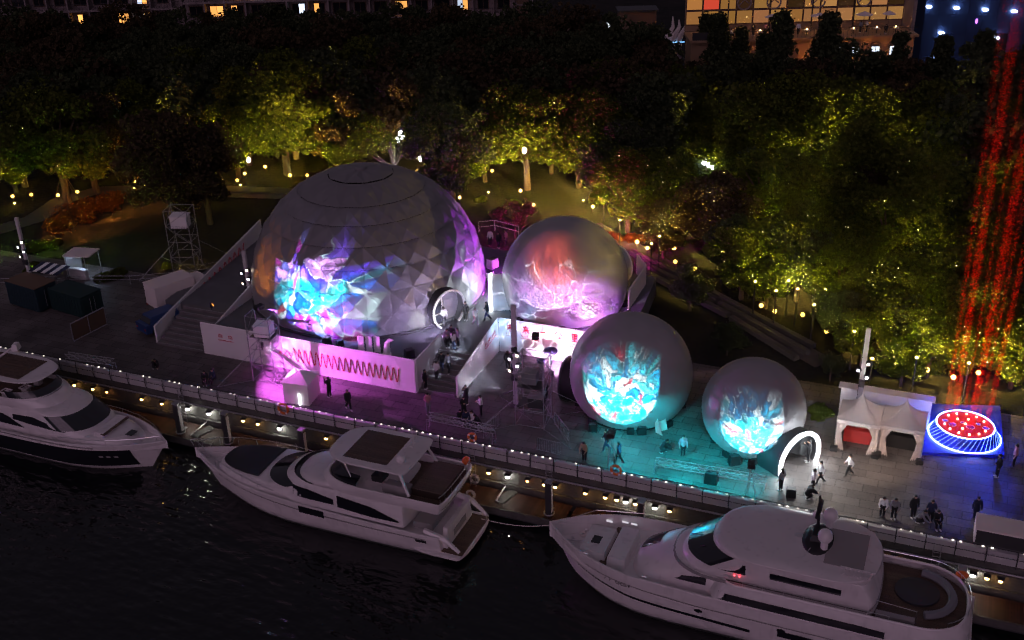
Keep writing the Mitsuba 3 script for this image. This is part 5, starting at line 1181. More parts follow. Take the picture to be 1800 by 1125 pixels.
for i, (a, r) in enumerate(((12.0, 1.2), (18.8, 1.3), (25.4, 1.3), (29.0, 1.0))):
    k = thing('parasol', f'cream parasol number {("one", "two", "three", "four")[i]} from the left over the terrace tables'.replace(' number', ','), 'parasol', 'parasols on the restaurant terrace')
    c = F.p(a, 1.6, 10.6); m = MB(); t = np.linspace(0, 2 * np.pi, 9)[:-1]; v = [c + [0, 0, .5]] + [c + [r * math.cos(x), r * math.sin(x), 0] for x in t]; m.add(v, [[0, 1 + j, 1 + (j + 1) % 8] for j in range(8)]); put(k + '__canopy', m, 'mat_canvas')
    m = MB(); m.tube(c - [0, 0, 2.6], c + [0, 0, .5], .04, 6); put(k + '__pole', m, 'mat_dark_metal')
k = thing('orange_canopy', 'orange lit curved canopy below the left end of the restaurant terrace', 'canopy'); m = MB(); c = at(1262, 92, 4); t = np.linspace(0, np.pi, 9)
m.path([c + _hr * 1.6 * math.cos(x) + _Z * 1.2 * math.sin(x) for x in t], .3, 6); put(k + '__arch', m, 'mat_orange'); m = MB(); m.box(c - [0, 0, 2], (3.4, .5, 4), YAW); put(k + '__post', m, 'mat_brown')
for px, py in ((1258, 108), (1195, 100), (1520, 150)): q = at(px, py, 1.0); spot('orange_ground_light', q - _hf * 1.5, q + [0, 0, 2.5], np.array((1, .38, .06)) * 40, 75, 50, .2)
# dark blue building
b = thing('office_block', 'dark blue glass building with bright bluish wall lamps in the top right corner', 'building')
F = Front(at(1614, 122, 1.0)); F.one(b + '__wall', 'mat_blue_facade', 11, 3, 8, 22, 5, 18)
for i in range(10):
    for j in range(5): F.one(b + '__panel', 'mat_blue_facade' if (i, j) != (5, 1) else 'mat_glass', 1.1 + i * 2.2, .45, 1.6 + j * 3, 2.1, .1, 2.85)
F.one(b + '__lit_window', 'mat_white_panel', 9.3, .35, 4.0, 3.2, .1, 1.6, emitter=glow((.32, .27, .15), .02)); F.one(b + '__window_frame', 'mat_dark_metal', 9.3, .33, 4.85, 3.5, .14, .12)
F.one(b + '__lit_window', 'mat_white_panel', 8.0, .30, 4.0, .5, .1, .9, emitter=glow((2.2, 1.9, 1.2), .01))
F.one(b + '__awning', 'mat_canvas', 12.8, -.2, 2.2, 2.2, .9, .1)
for px, py in [(1633, 12), (1682, 14), (1732, 17), (1783, 20), (1655, 58), (1752, 67), (1648, 103), (1745, 112)]:
    d = FW + (px - 900) / FOCAL * RT - (py - 562.5) / FOCAL * UP; t = ((F.o - EYE) @ _hf) / (d @ _hf); q = EYE + d * t
    k = b + '__wall_lamp'; m = MB(); m.box(q + _hf * .15, (.5, .3, .12), YAW); k = put(k, m, 'mat_dark_metal'); m = MB(); m.ball(q, .3, 1, (1.5, .8, .8)); put(k + '__bulb', m, 'mat_white_panel', emitter=glow((11, 15, 22), .04))
for px, py, lab, c in [(1680, 36, 'small yellow green lamp before the dark blue building', (3, 2.6, .3)), (1716, 37, 'small violet lamp on the dark blue building', (1.5, .3, 3))]:
    q = at(px, py, 8); k = thing('lantern', lab, 'lantern'); m = MB(); m.ball(q, .25, 1, (1, 1, 2)); put(k + '__globe', m, 'mat_white_panel', emitter=glow(c, .02)); m = MB(); m.tube(q - [0, 0, 8], q - [0, 0, .4], .05, 5); put(k + '__post', m, 'mat_black')

# ------------------------------------------------------------------ tents
def pagoda(label, c, w, hv, hp, counter):
    k = thing('pagoda_tent', label, 'tent', 'pagoda tents'); x, y = c; N = 9; v, f = [], []
    for j in range(N):
        t = j / (N - 1); s = w / 2 * (1 - t) ** 1.7 + .03; z = hv + (hp - hv) * t ** 1.15
        for e in range(16):
            a = e / 16 * 4; q = int(a); u = (a - q) * 2 - 1; P = [(1, u), (-u, 1), (-1, -u), (u, -1)][q]; sag = .10 * (1 - u * u) * (1 - t) * (1 if j == 0 else .6)
            v.append([x + P[0] * s * (1 - sag * .3), y + P[1] * s * (1 - sag * .3), z - sag * .5])
    for j in range(N - 1):
        for e in range(16): f.append([j * 16 + e, j * 16 + (e + 1) % 16, (j + 1) * 16 + (e + 1) % 16, (j + 1) * 16 + e])
    put(k + '__roof', (np.array(v), np.array(f)), 'mat_canvas', 50)
    m = MB(); m.tube((x, y, hp - .05), (x, y, hp + .28), .05, 6, .015); put(k + '__finial', m, 'mat_canvas')
    for sx, sy, ax in ((0, -1, 0), (0, 1, 0), (-1, 0, 1), (1, 0, 1)):
        m = MB(); n = 14; top, bot = [], []
        for i in range(n * 4 + 1):
            u = -1 + 2 * i / (n * 4); px_, py_ = (x + u * w / 2, y + sy * (w / 2 + .01)) if not ax else (x + sx * (w / 2 + .01), y + u * w / 2)
            top.append((px_, py_, hv + .03 - .05 * (1 - u * u))); bot.append((px_, py_, hv - .20 - .09 * abs(math.sin(i * np.pi / 4)) - .05 * (1 - u * u)))
        q = len(top); m.add(top + bot, [[i, i + 1, q + i + 1, q + i] for i in range(q - 1)]); put(k + '__valance', m, 'mat_canvas')
    for sx in (-1, 1):
        for sy in (-1, 1):
            px_, py_ = x + sx * (w / 2 - .06), y + sy * (w / 2 - .06)
            m = MB(); m.tube((px_, py_, 0), (px_, py_, hv), .045, 6); put(k + '__post', m, 'mat_steel')
            if sy < 0:
                m = MB(); n = 40; V = []
                for j, (z, wd) in enumerate(((hv - .1, .80), (1.35, .36), (.7, .46), (0.02, .66))):
                    for i in range(n + 1): u = i / n; V.append([px_ - sx * u * wd, py_ - .05 - .12 * math.sin(u * 38) * (.6 + .4 * (j == 3)) - .25 * (j == 3) * u, z])
                F_ = [[j * (n + 1) + i, j * (n + 1) + i + 1, (j + 1) * (n + 1) + i + 1, (j + 1) * (n + 1) + i] for j in range(3) for i in range(n)]
                put(k + '__curtain', (np.array(V), np.array(F_)), 'mat_canvas', True)
                m = MB(); m.box((px_, py_ - .45, .16), (.5, .4, .32)); put(k + '__weight', m, 'mat_black')
        m = MB(); n = 30; V = [[x + sx * (w / 2 - .03) + .04 * math.sin(i * 1.7), y - w / 2 + w * i / n, z] for z in (hv - .1, 0.02) for i in range(n + 1)]
        put(k + '__side_curtain', (np.array(V), np.array([[i, i + 1, n + 2 + i, n + 1 + i] for i in range(n)])), 'mat_canvas', True)
    m = MB(); m.box((x, y + w / 2 - .03, hv / 2), (w - .15, .03, hv - .1)); put(k + '__back_wall', m, 'mat_canvas')
    m = MB(); m.box((x, y - .1, .5), (w - 1.0, .5, 1.0)); put(k + '__counter', m, counter)
A_, M_, B_ = at(1464, 793), at(1540, 806), at(1614, 818)
tw_ = (B_ - A_)[0] / 2
pagoda('white pagoda tent with red counter, left of the pair', (A_[0] + tw_ * .5, A_[1] + 2.0), tw_ * 1.02, 2.35, 4.0, 'mat_red_board')
pagoda('white pagoda tent, right of the pair, next to the blue stage', (A_[0] + tw_ * 1.53, A_[1] + 2.3), tw_ * 1.02, 2.3, 3.85, 'mat_black')
k = thing('backdrop_board', 'white backdrop board behind the pagoda tents, lit by the white mast', 'board'); m = MB(); m.box((A_[0] + tw_, A_[1] + 4.9, 1.3), (2 * tw_ + .6, .12, 2.5)); put(k + '__panel', m, 'mat_white_panel')
m = MB(); m.box((A_[0] + tw_, A_[1] + 5.3, 2.5), (2 * tw_ + 1, .9, .08)); put(k + '__top_ledge', m, 'mat_white_panel')
spot('board_light', (-4.4, 74.6, 4.6), (A_[0] + tw_, A_[1] + 4.8, 1.5), (80, 86, 92), 75, 50, .4)
# small white canopy box by the railing
k = thing('canopy_box', 'small closed white canopy tent with pointed roof beside the magenta light', 'tent'); C = np.array([-45.0, 63.75]); s = 1.05
m = MB(); m.box((C[0], C[1], .95), (2 * s, 2 * s, 1.9), .12); put(k + '__walls', m, 'mat_canvas')
m = MB(); cs, sn = math.cos(.12), math.sin(.12); cor = [(C[0] + (a * cs - b2_ * sn) * 1.12, C[1] + (a * sn + b2_ * cs) * 1.12, 1.88) for a, b2_ in ((-s, -s), (s, -s), (s, s), (-s, s))]
m.add(cor + [(C[0], C[1], 2.5)], [[0, 1, 4], [1, 2, 4], [2, 3, 4], [3, 0, 4]]); put(k + '__roof', m, 'mat_canvas')
m = MB(); m.box((C[0] + .45, C[1] - 1.12, .5), (.12, .06, 1.0)); put(k + '__lit_slit', m, 'mat_white_panel', emitter=glow((5, 5.5, 6), .03))

# ------------------------------------------------------------------ blue stage with the lamp drum and the red beams
P_ = [at(1620, 800), at(1765, 806), at(1757, 718), at(1617, 714)]
k = thing('blue_stage', 'square blue stage at right under the lamp drum', 'stage'); pl = [(p[0], p[1]) for p in P_]
m = MB(); m.mesh(trimesh.creation.extrude_polygon(sg.Polygon(pl).difference(sg.Point(*DRUM).buffer(1.75, 16)), .25, engine='earcut')); put(k + '__deck', m, 'mat_blue_deck')
k = thing('lamp_drum', 'round lamp drum with red top full of bulbs and blue white glowing rims', 'lamp drum')
c0, c1 = at(1695, 764, .32), at(1697, 746, 1.25); r0, r1 = 2.42, 1.95; t = np.linspace(0, 2 * np.pi, 65)[:-1]
ringp = lambda c, r, z=0: [(c[0] + r * math.cos(a), c[1] + r * math.sin(a), c[2] + z) for a in t]
m = MB(); v = np.array(ringp(c0, r0) + ringp(c1, r1)); m.add(v, [[i, (i + 1) % 64, 64 + (i + 1) % 64, 64 + i] for i in range(64)]); put(k + '__skirt', m, 'mat_blue_deck', True)
m = MB(); m.path(ringp(c0, r0 + .03), .036, 6, True); put(k + '__lower_rim', m, 'mat_white_panel', emitter=glow((6.0, 11.0, 44), 1.2))
m = MB(); m.path(ringp(c1, r1), .036, 6, True); put(k + '__upper_rim', m, 'mat_white_panel', emitter=glow((10, 16, 44), .8))
for i in range(40):
    a = 2 * np.pi * i / 40; b = a + .30; m = MB()
    m.path([(c0[0] + (r0 + .02) * math.cos(a), c0[1] + (r0 + .02) * math.sin(a), c0[2] + .03), (c1[0] + (r1 + .03) * math.cos(b), c1[1] + (r1 + .03) * math.sin(b), c1[2] - .03)], .018, 4); put(k + '__light_strip', m, 'mat_white_panel', emitter=glow((.35, .9, 5) if i % 4 else (.1, .3, 2), .02))
BEAM_HOLES = [(-1.35, .1, .17), (-.85, -.3, .26), (-.2, .2, .14), (.35, -.25, .28), (.85, .35, .15), (1.35, -.05, .21)]  # openings cut in the top to shape the buried spot into beams
top_ = sg.Point(c1[0], c1[1]).buffer(r1 - .03, 32)
for x, y, r in BEAM_HOLES: top_ = top_.difference(sg.Point(c1[0] + x, c1[1] + y).buffer(r, 8))
m = MB(); m.mesh(trimesh.creation.extrude_polygon(top_, .03, engine='earcut').apply_translation([0, 0, c1[2] - .04])); put(k + '__red_top', m, 'mat_red_board', emitter=glow((.30, .005, .006), .12))
for x, y, r in BEAM_HOLES: m = MB(); m.path([(c1[0] + x + r * math.cos(a), c1[1] + y + r * math.sin(a), c1[2]) for a in t[::4]], .025, 5, True); put(k + '__lens_ring', m, 'mat_chrome')
bulbs = [(0, 0)] + [(.75 * math.cos(i * 1.047 + .3), .75 * math.sin(i * 1.047 + .3)) for i in range(6)] + [(1.45 * math.cos(i * .483 + .1), 1.45 * math.sin(i * .483 + .1)) for i in range(13)]
for x, y in bulbs:
    if any(math.hypot(x - a, y - b) < r + .1 for a, b, r in BEAM_HOLES): continue
    m = MB(); m.ball((c1[0] + x, c1[1] + y, c1[2] + .05), .085, 1); put(k + '__bulb', m, 'mat_white_panel', emitter=glow((11, 3.4, 1.0), .02))
spot('stage_blue_wash', (c0[0] + 2.2, c0[1] - 1.6, 3.4), (c0[0] + 1.2, c0[1] - 6, 0), (2, 6, 120), 34, 14, .9)  # added overhead spot that spreads blue on the floor, no fixture
spot('deck_blue_wash', (c0[0] + .3, c0[1] - 4.4, 5.0), (c0[0], c0[1], 0), (1, 5, 150), 40, 36, .9)  # added overhead spot that makes the deck look blue lit
spot('tent_light', (-1.5, 62.6, 5.6), (-2.6, 72, 2.0), (185, 140, 108), 34, 26, .9)  # added without a fixture to brighten roofs and curtains of the tents
spot('red_tree_wash', c1 + np.array([.6, .8, .5]), c1 + np.array([3, 14, 9]), (160, 6, 3), 50, 30, .5)
# the beams: red mist tubes over the cut openings, lit by an added spot deep underground
BURIED_SPOT = np.array([c1[0], c1[1], -60.0])
scene['beam_mist'] = {'type': 'homogeneous', 'albedo': rgb(0.95, 0.06, 0.03), 'sigma_t': {'type': 'rgb', 'value': [0.065, 0.065, 0.065]}}  # red light put into the mist colour so ambient light leaves no grey
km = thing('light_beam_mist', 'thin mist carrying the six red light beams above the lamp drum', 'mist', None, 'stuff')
for x, y, r in BEAM_HOLES:
    b_ = c1 + np.array([x, y, .03]); t_ = BURIED_SPOT + (b_ - BURIED_SPOT) * (98 / 61.28); m = MB(); m.tube(b_, t_, r, 18, r * 98 / 61.28)
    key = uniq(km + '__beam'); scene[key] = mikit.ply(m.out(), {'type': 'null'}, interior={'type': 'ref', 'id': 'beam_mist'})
spot('red_beams', BURIED_SPOT, c1, np.array((1, .07, .025)) * 780000, 1.75, 1.7, 75.0, up=(0, 1, 0))  # added spot far below ground, with no lamp body there
# ------------------------------------------------------------------ scaffolds, trusses, vehicles and yard things
def scaffold(label, c, w, d, h, lifts, rz, deck=(), stays=True):
    k = thing('scaffold_tower', label, 'scaffold'); cs, sn = math.cos(rz), math.sin(rz)
    P = lambda a, b, z: np.array([c[0] + a * cs - b * sn, c[1] + a * sn + b * cs, z])
    C = [(-w / 2, -d / 2), (w / 2, -d / 2), (w / 2, d / 2), (-w / 2, d / 2)]
    for a, b in C: m = MB(); m.tube(P(a, b, 0), P(a, b, h), .04, 6); put(k + '__leg', m, 'mat_scaffold', 40)
    for j in range(lifts + 1):
        z = .15 + (h - .2) * j / lifts
        for i in range(4): m = MB(); m.tube(P(*C[i], z), P(*C[(i + 1) % 4], z), .028, 5); put(k + '__ledger', m, 'mat_scaffold')
        if j < lifts:
            z2 = .15 + (h - .2) * (j + 1) / lifts
            for i in range(4):
                a, b = (C[i], C[(i + 1) % 4]) if (i + j) % 2 else (C[(i + 1) % 4], C[i]); m = MB(); m.tube(P(*a, z), P(*b, z2), .022, 5); put(k + '__brace', m, 'mat_scaffold')
    for z in deck: m = MB(); m.box(P(0, 0, z), (w * .96, d * .7, .05), rz); put(k + '__deck_board', m, 'mat_dark_metal')
    if stays:
        for i, (a, b) in enumerate(C):
            q = P(a * 3.4, b * 3.0, .02); m = MB(); m.tube(q, P(a, b, h * .42), .026, 5); m.tube(q, P(a, b, .1), .022, 5); put(k + '__outrigger', m, 'mat_scaffold')
    return k
scaffold('magenta lit scaffold tower in front of the white zigzag wall', (-49.3, 65.6), 2.0, 1.6, 5.9, 4, .1, (3.9,))
k = thing('projector_box', 'pink lit projector case on the front scaffold under the dome projector', 'box'); m = MB(); m.box((-49.2, 65.6, 4.45), (1.3, 1.1, .95), .2); put(k + '__case', m, 'mat_white_panel'); m = MB(); m.box((-49.2, 65.6, 4.97), (1.4, 1.2, .07), .2); put(k + '__lid', m, 'mat_white_panel')
spot('case_light', (-50.6, 63.6, 5.6), (-49.2, 65.6, 4.5), (13, 3, 9), 40, 30, .3)
scaffold('tall scaffold tower with workers beside the banner wall at the centre', (-26.6, 66.6), 2.2, 1.9, 5.6, 4, .06, (1.6, 3.2))
for i, (x, y, z, s) in enumerate([(-26.9, 66.8, 3.7, .9), (-26.2, 66.2, 2.1, .8)]):
    k = thing('projector_box', ('grey projector case on the upper deck of the central scaffold', 'dark projector case on the lower deck of the central scaffold')[i], 'box'); m = MB(); m.box((x, y, z), (1.1, .9, s), .1); put(k + '__case', m, ('mat_cloth_grey', 'mat_dark_metal')[i]); m = MB(); m.box((x, y, z + s / 2 + .03), (1.16, .96, .05), .1); put(k + '__lid', m, 'mat_scaffold')
scaffold('tall bare scaffold tower on the dark lawn at left', at(318, 482)[:2] + [0, 1.2], 2.3, 2.0, 6.6, 4, .3, (4.6,))
k = thing('projector_box', 'white projector hut on the left rear scaffold', 'box'); q = at(318, 482) + [0, 1.2, 0]; m = MB(); m.box((q[0], q[1], 5.2), (1.6, 1.3, 1.1), .35); put(k + '__case', m, 'mat_white_panel'); m = MB(); m.box((q[0], q[1], 5.8), (1.75, 1.45, .08), .35); put(k + '__roof', m, 'mat_white_panel')
def truss(label, a, b, s=.42, legs=0.0, n=None, mt='mat_steel'):
    k = thing('truss', label, 'truss'); a, b = np.array(a, float), np.array(b, float); d = b - a; L = np.linalg.norm(d); d /= L; q = np.cross(d, _Z); q /= np.linalg.norm(q); n = n or int(L / .45)
    co = [q * s / 2, -q * s / 2, q * s / 2 + _Z * s, -q * s / 2 + _Z * s]
    for o in co: m = MB(); m.tube(a + o, b + o, .028, 5); put(k + '__chord', m, mt)
    m = MB()
    for i in range(n):
        p0, p1 = a + d * L * i / n, a + d * L * (i + 1) / n
        for u, v in ((0, 2), (1, 3), (2, 3), (0, 1)): m.tube(p0 + co[u if i % 2 else v], p1 + co[v if i % 2 else u], .016, 4)
    put(k + '__lattice', m, mt)
    for e in ((a, b) if legs else ()):
        m = MB()
        for o in co[:2]: m.tube(e + o, e + o * 1.6 - _Z * legs, .03, 5)
        for j in range(4): m.tube(e + co[0] - _Z * legs * j / 4, e + co[1] - _Z * legs * (j + 1) / 4, .016, 4)
        put(k + '__leg', m, mt)
    return k
truss('steel lattice truss lying on low legs behind the seated crew', at(752, 735, .9), at(868, 760, .9), .42, .85)
truss('low steel truss bench along the railing, lit turquoise', at(1152, 815, .6), at(1345, 848, .6), .4, .6)
truss('dark truss gate lying on the promenade at far left', at(118, 628, 1.3), at(200, 640, 1.3), .4, 1.2)
# safety railings on the paving at the centre
for i, (a, b, lab) in enumerate([((1000, 775), (975, 745), 'first leaning crowd barrier right of the central scaffold'), ((945, 790), (985, 800), 'second low crowd barrier right of the central scaffold'), ((850, 770), (880, 745), 'leaning crowd barrier left of the central scaffold')]):
    k = thing('crowd_barrier', lab, 'barrier'); a, b = at(*a, .0), at(*b, .0); m = MB(); m.path([a, a + [0, 0, 1], b + [0, 0, 1], b, a], .022, 5); put(k + '__frame', m, 'mat_steel')
    m = MB()
    for t in np.linspace(.1, .9, 9): m.tube(a + (b - a) * t, a + (b - a) * t + [0, 0, 1], .012, 4)
    put(k + '__bars', m, 'mat_steel')
k = thing('barrier_panel', 'grey framed fence panel standing on the dark ground at left', 'fence'); a, b = at(130, 600), at(188, 570); m = MB(); m.path([a, a + [0, 0, 1.7], b + [0, 0, 1.7], b, a], .06, 5); c = (a + b) / 2; m.tube(c, c + [0, 0, 1.7], .05, 5); put(k + '__frame', m, 'mat_scaffold'); m = MB(); m.sheet([a + [0, 0, .1], b + [0, 0, .1], b + [0, 0, 1.6], a + [0, 0, 1.6]]); put(k + '__panel', m, 'mat_brown')
# speakers in front of the domes and other boxes
for i, (px, py, s, lab) in enumerate([(1250, 848, .8, 'black stage speaker at the railing before the smallest dome'), (1390, 872, .6, 'black stage speaker at the railing left of the camera crew'), (1042, 757, .6, 'black box at the left foot of the third dome'), (1128, 762, .6, 'black box at the right foot of the third dome'), (1290, 815, .7, 'black box at the foot of the smallest dome'), (575, 606, .7, 'black equipment case on the deck behind the zigzag wall'), (720, 628, .7, 'black equipment pile on the deck near the wall corner'), (598, 608, .5, 'second smaller equipment case on the deck behind the zigzag wall'), (866, 470, .9, 'violet lit crate behind the largest dome'), (861, 490, .7, 'second violet lit crate behind the largest dome')]):
    z = DZ if py < 640 else 0; q = at(px, py, z); k = thing('equipment_box', lab, 'box'); m = MB(); m.box((q[0], q[1], z + s / 2), (s * 1.1, s * .8, s), .15 * i, .92); put(k + '__case', m, 'mat_black' if i < 8 else 'mat_white_panel'); m = MB(); m.box((q[0], q[1], z + s + .02), (s * .9, s * .65, .04), .15 * i); put(k + '__lid', m, 'mat_dark_metal')
for i, px in enumerate((636, 650, 664)):
    q = at(px, 620, DZ); k = thing('display_board', ('first', 'second', 'third')[i] + ' white display board from the left on the deck', 'board'); m = MB(); m.box((q[0], q[1], DZ + .75), (.55, .08, 1.5)); put(k + '__panel', m, 'mat_white_panel'); m = MB(); m.box((q[0], q[1] + .2, DZ + .04), (.5, .5, .06)); put(k + '__foot', m, 'mat_dark_metal')
q = at(680, 624, DZ); k = thing('swan_figure', 'white curved figure like a bird neck beside the display boards', 'sculpture'); m = MB(); m.path([(q[0], q[1], DZ), (q[0] + .05, q[1], DZ + .7), (q[0] + .1, q[1], DZ + 1.1), (q[0] + .35, q[1], DZ + 1.4), (q[0] + .7, q[1], DZ + 1.45)], [.3, .26, .2, .16, .05], 8); put(k + '__neck', m, 'mat_white_panel', 50); m = MB(); m.tube((q[0], q[1], DZ), (q[0], q[1], DZ + .1), .38, 12); put(k + '__base', m, 'mat_white_panel')
def mushroom(px, py, h, lab):
    q = at(px, py); k = thing('mushroom_sculpture', lab, 'sculpture'); m = MB(); m.tube(q, q + [0, 0, h], .14, 8, .10); put(k + '__stalk', m, 'mat_cloth_grey', 40); m = MB(); m.ball(q + [0, 0, h], h * .5, 2, (1, 1, .45)); put(k + '__cap', m, 'mat_cloth_navy', 40)
mushroom(968, 640, 1.2, 'dark mushroom sculpture before the banner wall'); mushroom(952, 650, .8, 'smaller dark mushroom sculpture before the banner wall')
# right end: kiosk roof at the picture edge
k = thing('kiosk', 'flat pinkish kiosk roof by the railing at the right picture edge', 'kiosk'); q = at(1765, 930, 2.0); m = MB(); m.box((q[0] + .6, q[1] + .3, 2.0), (4.4, 1.7, .14)); put(k + '__roof', m, 'mat_canvas'); m = MB(); m.box((q[0] + .6, q[1] + .3, .95), (4.2, 1.5, 1.9)); put(k + '__body', m, 'mat_dark_metal'); m = MB(); m.box((q[0] - 1.55, q[1] + .3, 1.5), (.1, 1.7, 1.0)); put(k + '__side_flap', m, 'mat_white_panel')
# left yard: trucks, containers, stall
def container(lab, px, py, L, W, Ht, rz, mt, top='mat_brown'):
    q = at(px, py); k = thing('container', lab, 'container'); m = MB(); m.box((q[0], q[1], Ht / 2 + .12), (L, W, Ht), rz); put(k + '__body', m, mt); m = MB(); m.box((q[0], q[1], Ht + .15), (L + .06, W + .06, .07), rz); put(k + '__roof', m, top)
    cs, sn = math.cos(rz), math.sin(rz); P = lambda a, b, z: (q[0] + a * cs - b * sn, q[1] + a * sn + b * cs, z)
    m = MB()
    for i in range(int(L / .4)): m.box(P(-L / 2 + .25 + i * .4, -W / 2 - .02, Ht / 2 + .12), (.12, .05, Ht - .15), rz)
    put(k + '__ribs', m, mt)
    for s in (-.5, .5): m = MB(); m.box(P(L / 2 + .03, s * W * .48, Ht / 2 + .12), (.06, W * .44, Ht - .2), rz); put(k + '__door', m, mt); m = MB(); m.tube(P(L / 2 + .08, s * W * .2, .4), P(L / 2 + .08, s * W * .2, Ht - .2), .025, 5); put(k + '__lock_rod', m, 'mat_steel')
    return q
flat('mat_container_blue', (0.012, 0.03, 0.04), 0.6); flat('mat_container_green', (0.008, 0.03, 0.03), 0.6)
container('dark teal container with ochre roof at the far left', 62, 535, 4.2, 2.3, 2.3, -.15, 'mat_container_blue', 'mat_brown')
container('dark green container right of the teal one at far left', 138, 545, 4.4, 2.3, 2.0, -.15, 'mat_container_green', 'mat_container_green')
def vehicle(kind, lab, px, py, L, W, H, rz, mt, truck):
    q = at(px, py); k = thing(kind, lab, 'truck' if truck else 'van'); cs, sn = math.cos(rz), math.sin(rz); P = lambda a, b, z: np.array([q[0] + a * cs - b * sn, q[1] + a * sn + b * cs, z])
    if truck:
        m = MB(); m.box(P(-L * .14, 0, H * .5 + .45), (L * .70, W, H * .8), rz); put(k + '__cargo_box', m, mt); m = MB(); m.box(P(-L * .14, 0, H * .9 + .48), (L * .72, W + .05, .06), rz); put(k + '__box_roof', m, 'mat_canvas')
        m = MB(); m.box(P(L * .36, 0, H * .42 + .3), (L * .24, W * .95, H * .7), rz, .9); put(k + '__cab', m, mt); m = MB(); m.box(P(L * .475, 0, H * .58 + .3), (.08, W * .78, H * .26), rz); put(k + '__windscreen', m, 'mat_glass')
    else:
        m = MB(); m.box(P(0, 0, .75), (L, W, .8), rz); m.box(P(-L * .05, 0, 1.4), (L * .7, W * .95, .65), rz, .82); put(k + '__body', m, mt)
        m = MB(); m.box(P(-L * .05, 0, 1.38), (L * .715, W * .9, .42), rz, .84); put(k + '__windows', m, 'mat_glass')
    for a in (-.3, .32):
        for s in (-1, 1): m = MB(); m.tube(P(L * a, s * (W / 2 - .12), .36), P(L * a, s * (W / 2 + .02), .36), .36, 14); put(k + '__wheel', m, 'mat_black')
    for s in (-1, 1): m = MB(); m.box(P(-L / 2 - .02, s * W * .38, .75), (.05, .18, .14), rz); put(k + '__tail_light', m, 'mat_red_board')
vehicle('box_truck', 'pinkish box truck parked beside the left banner wall', 318, 535, 5.6, 2.2, 2.6, 1.15, 'mat_canvas', True)
flat('mat_van_blue', (0.02, 0.05, 0.16), .35, cc=.6)
vehicle('van', 'dark blue van parked in front of the box truck', 290, 575, 4.4, 1.8, 1.9, 1.2, 'mat_van_blue', False)
k = thing('market_stall', 'small open stall with bluish white light at far left', 'stall'); q = at(138, 488); m = MB(); m.box((q[0], q[1] + 1, 2.3), (2.8, 2.2, .1), .2); put(k + '__roof', m, 'mat_canvas')
for a, b in ((-1.2, 0), (1.2, 0), (-1.2, 2), (1.2, 2)): m = MB(); m.tube((q[0] + a, q[1] + b, 0), (q[0] + a, q[1] + b, 2.3), .05, 5); put(k + '__post', m, 'mat_scaffold')
m = MB(); m.box((q[0] - 1.3, q[1] + 1, 1.1), (.08, 2.0, 2.1)); put(k + '__side_wall', m, 'mat_white_panel'); m = MB(); m.box((q[0] + .2, q[1], .5), (2.0, .5, 1.0)); put(k + '__counter', m, 'mat_white_panel')
m = MB(); m.box((q[0] + .6, q[1] + .9, 2.2), (1.2, .12, .06)); put(k + '__lamp_tube', m, 'mat_white_panel', emitter=glow((24, 34, 48), .5))
k = thing('striped_awning', 'dark blue and white striped awning beside the stall', 'awning'); q = at(95, 500)
for i in range(7): m = MB(); m.box((q[0] - 1.6 + i * .5, q[1], 1.7), (.46, 2.2, .05), .15); put(k + '__stripe', m, 'mat_white_panel' if i % 2 else 'mat_cloth_navy')
for a in (-1.6, 1.4): m = MB(); m.tube((q[0] + a, q[1] - .9, 0), (q[0] + a, q[1] - .9, 1.7), .04, 5); put(k + '__post', m, 'mat_scaffold')
k = thing('wooden_tripod', 'wooden tripod frame under the olive tree at left', 'frame'); q = at(118, 345); m = MB()
for t in np.arange(5) * 1.257: m.tube((q[0] + 1.3 * math.cos(t), q[1] + 1.3 * math.sin(t), 0), (q[0], q[1], 3.2), .05, 5)
put(k + '__poles', m, 'mat_bark')
k = thing('fence_rail', 'low park fence along the edge of the dark lawn at left', 'fence'); q = [at(px, py) for px, py in ((0, 505), (120, 500), (230, 500), (330, 492), (430, 478))]
for a, b in zip(q[:-1], q[1:]):
    m = MB(); m.tube(a + [0, 0, .9], b + [0, 0, .9], .03, 5); m.tube(a + [0, 0, .5], b + [0, 0, .5], .025, 5); put(k + '__rail', m, 'mat_scaffold'); m = MB(); m.tube(a, a + [0, 0, 1], .04, 5); put(k + '__post', m, 'mat_scaffold')
k = thing('stage_fence', 'low white fence around the magenta lit terrace behind the domes', 'fence'); q = [at(px, py, DZ) for px, py in ((842, 408), (870, 405), (912, 416))]
for a, b in zip(q[:-1], q[1:]): m = MB(); m.path([a, a + [0, 0, 1.1], b + [0, 0, 1.1], b], .04, 5); m.tube(a + [0, 0, .55], b + [0, 0, .55], .03, 4); put(k + '__section', m, 'mat_white_panel')
k = thing('fabric_windbreak', 'grey fabric screen with yellow light right of the second dome', 'screen'); a, b, c = at(1103, 545, 1.9), at(1133, 500, 1.9), at(1118, 480, 1.9)
for p, r in ((a, b), (b, c)): m = MB(); m.add([p, r, r + [0, 0, 1.9], p + [0, 0, 1.9], p + [.1, .1, 0], r + [.1, .1, 0], r + [.1, .1, 1.9], p + [.1, .1, 1.9]], [[0, 1, 2, 3], [5, 4, 7, 6], [3, 2, 6, 7], [0, 3, 7, 4], [1, 5, 6, 2]]); put(k + '__panel', m, 'mat_canvas')
spot('screen_light', at(1108, 520, 2.6), at(1125, 492, 3.0), Y * 26, 80, 60, .3)

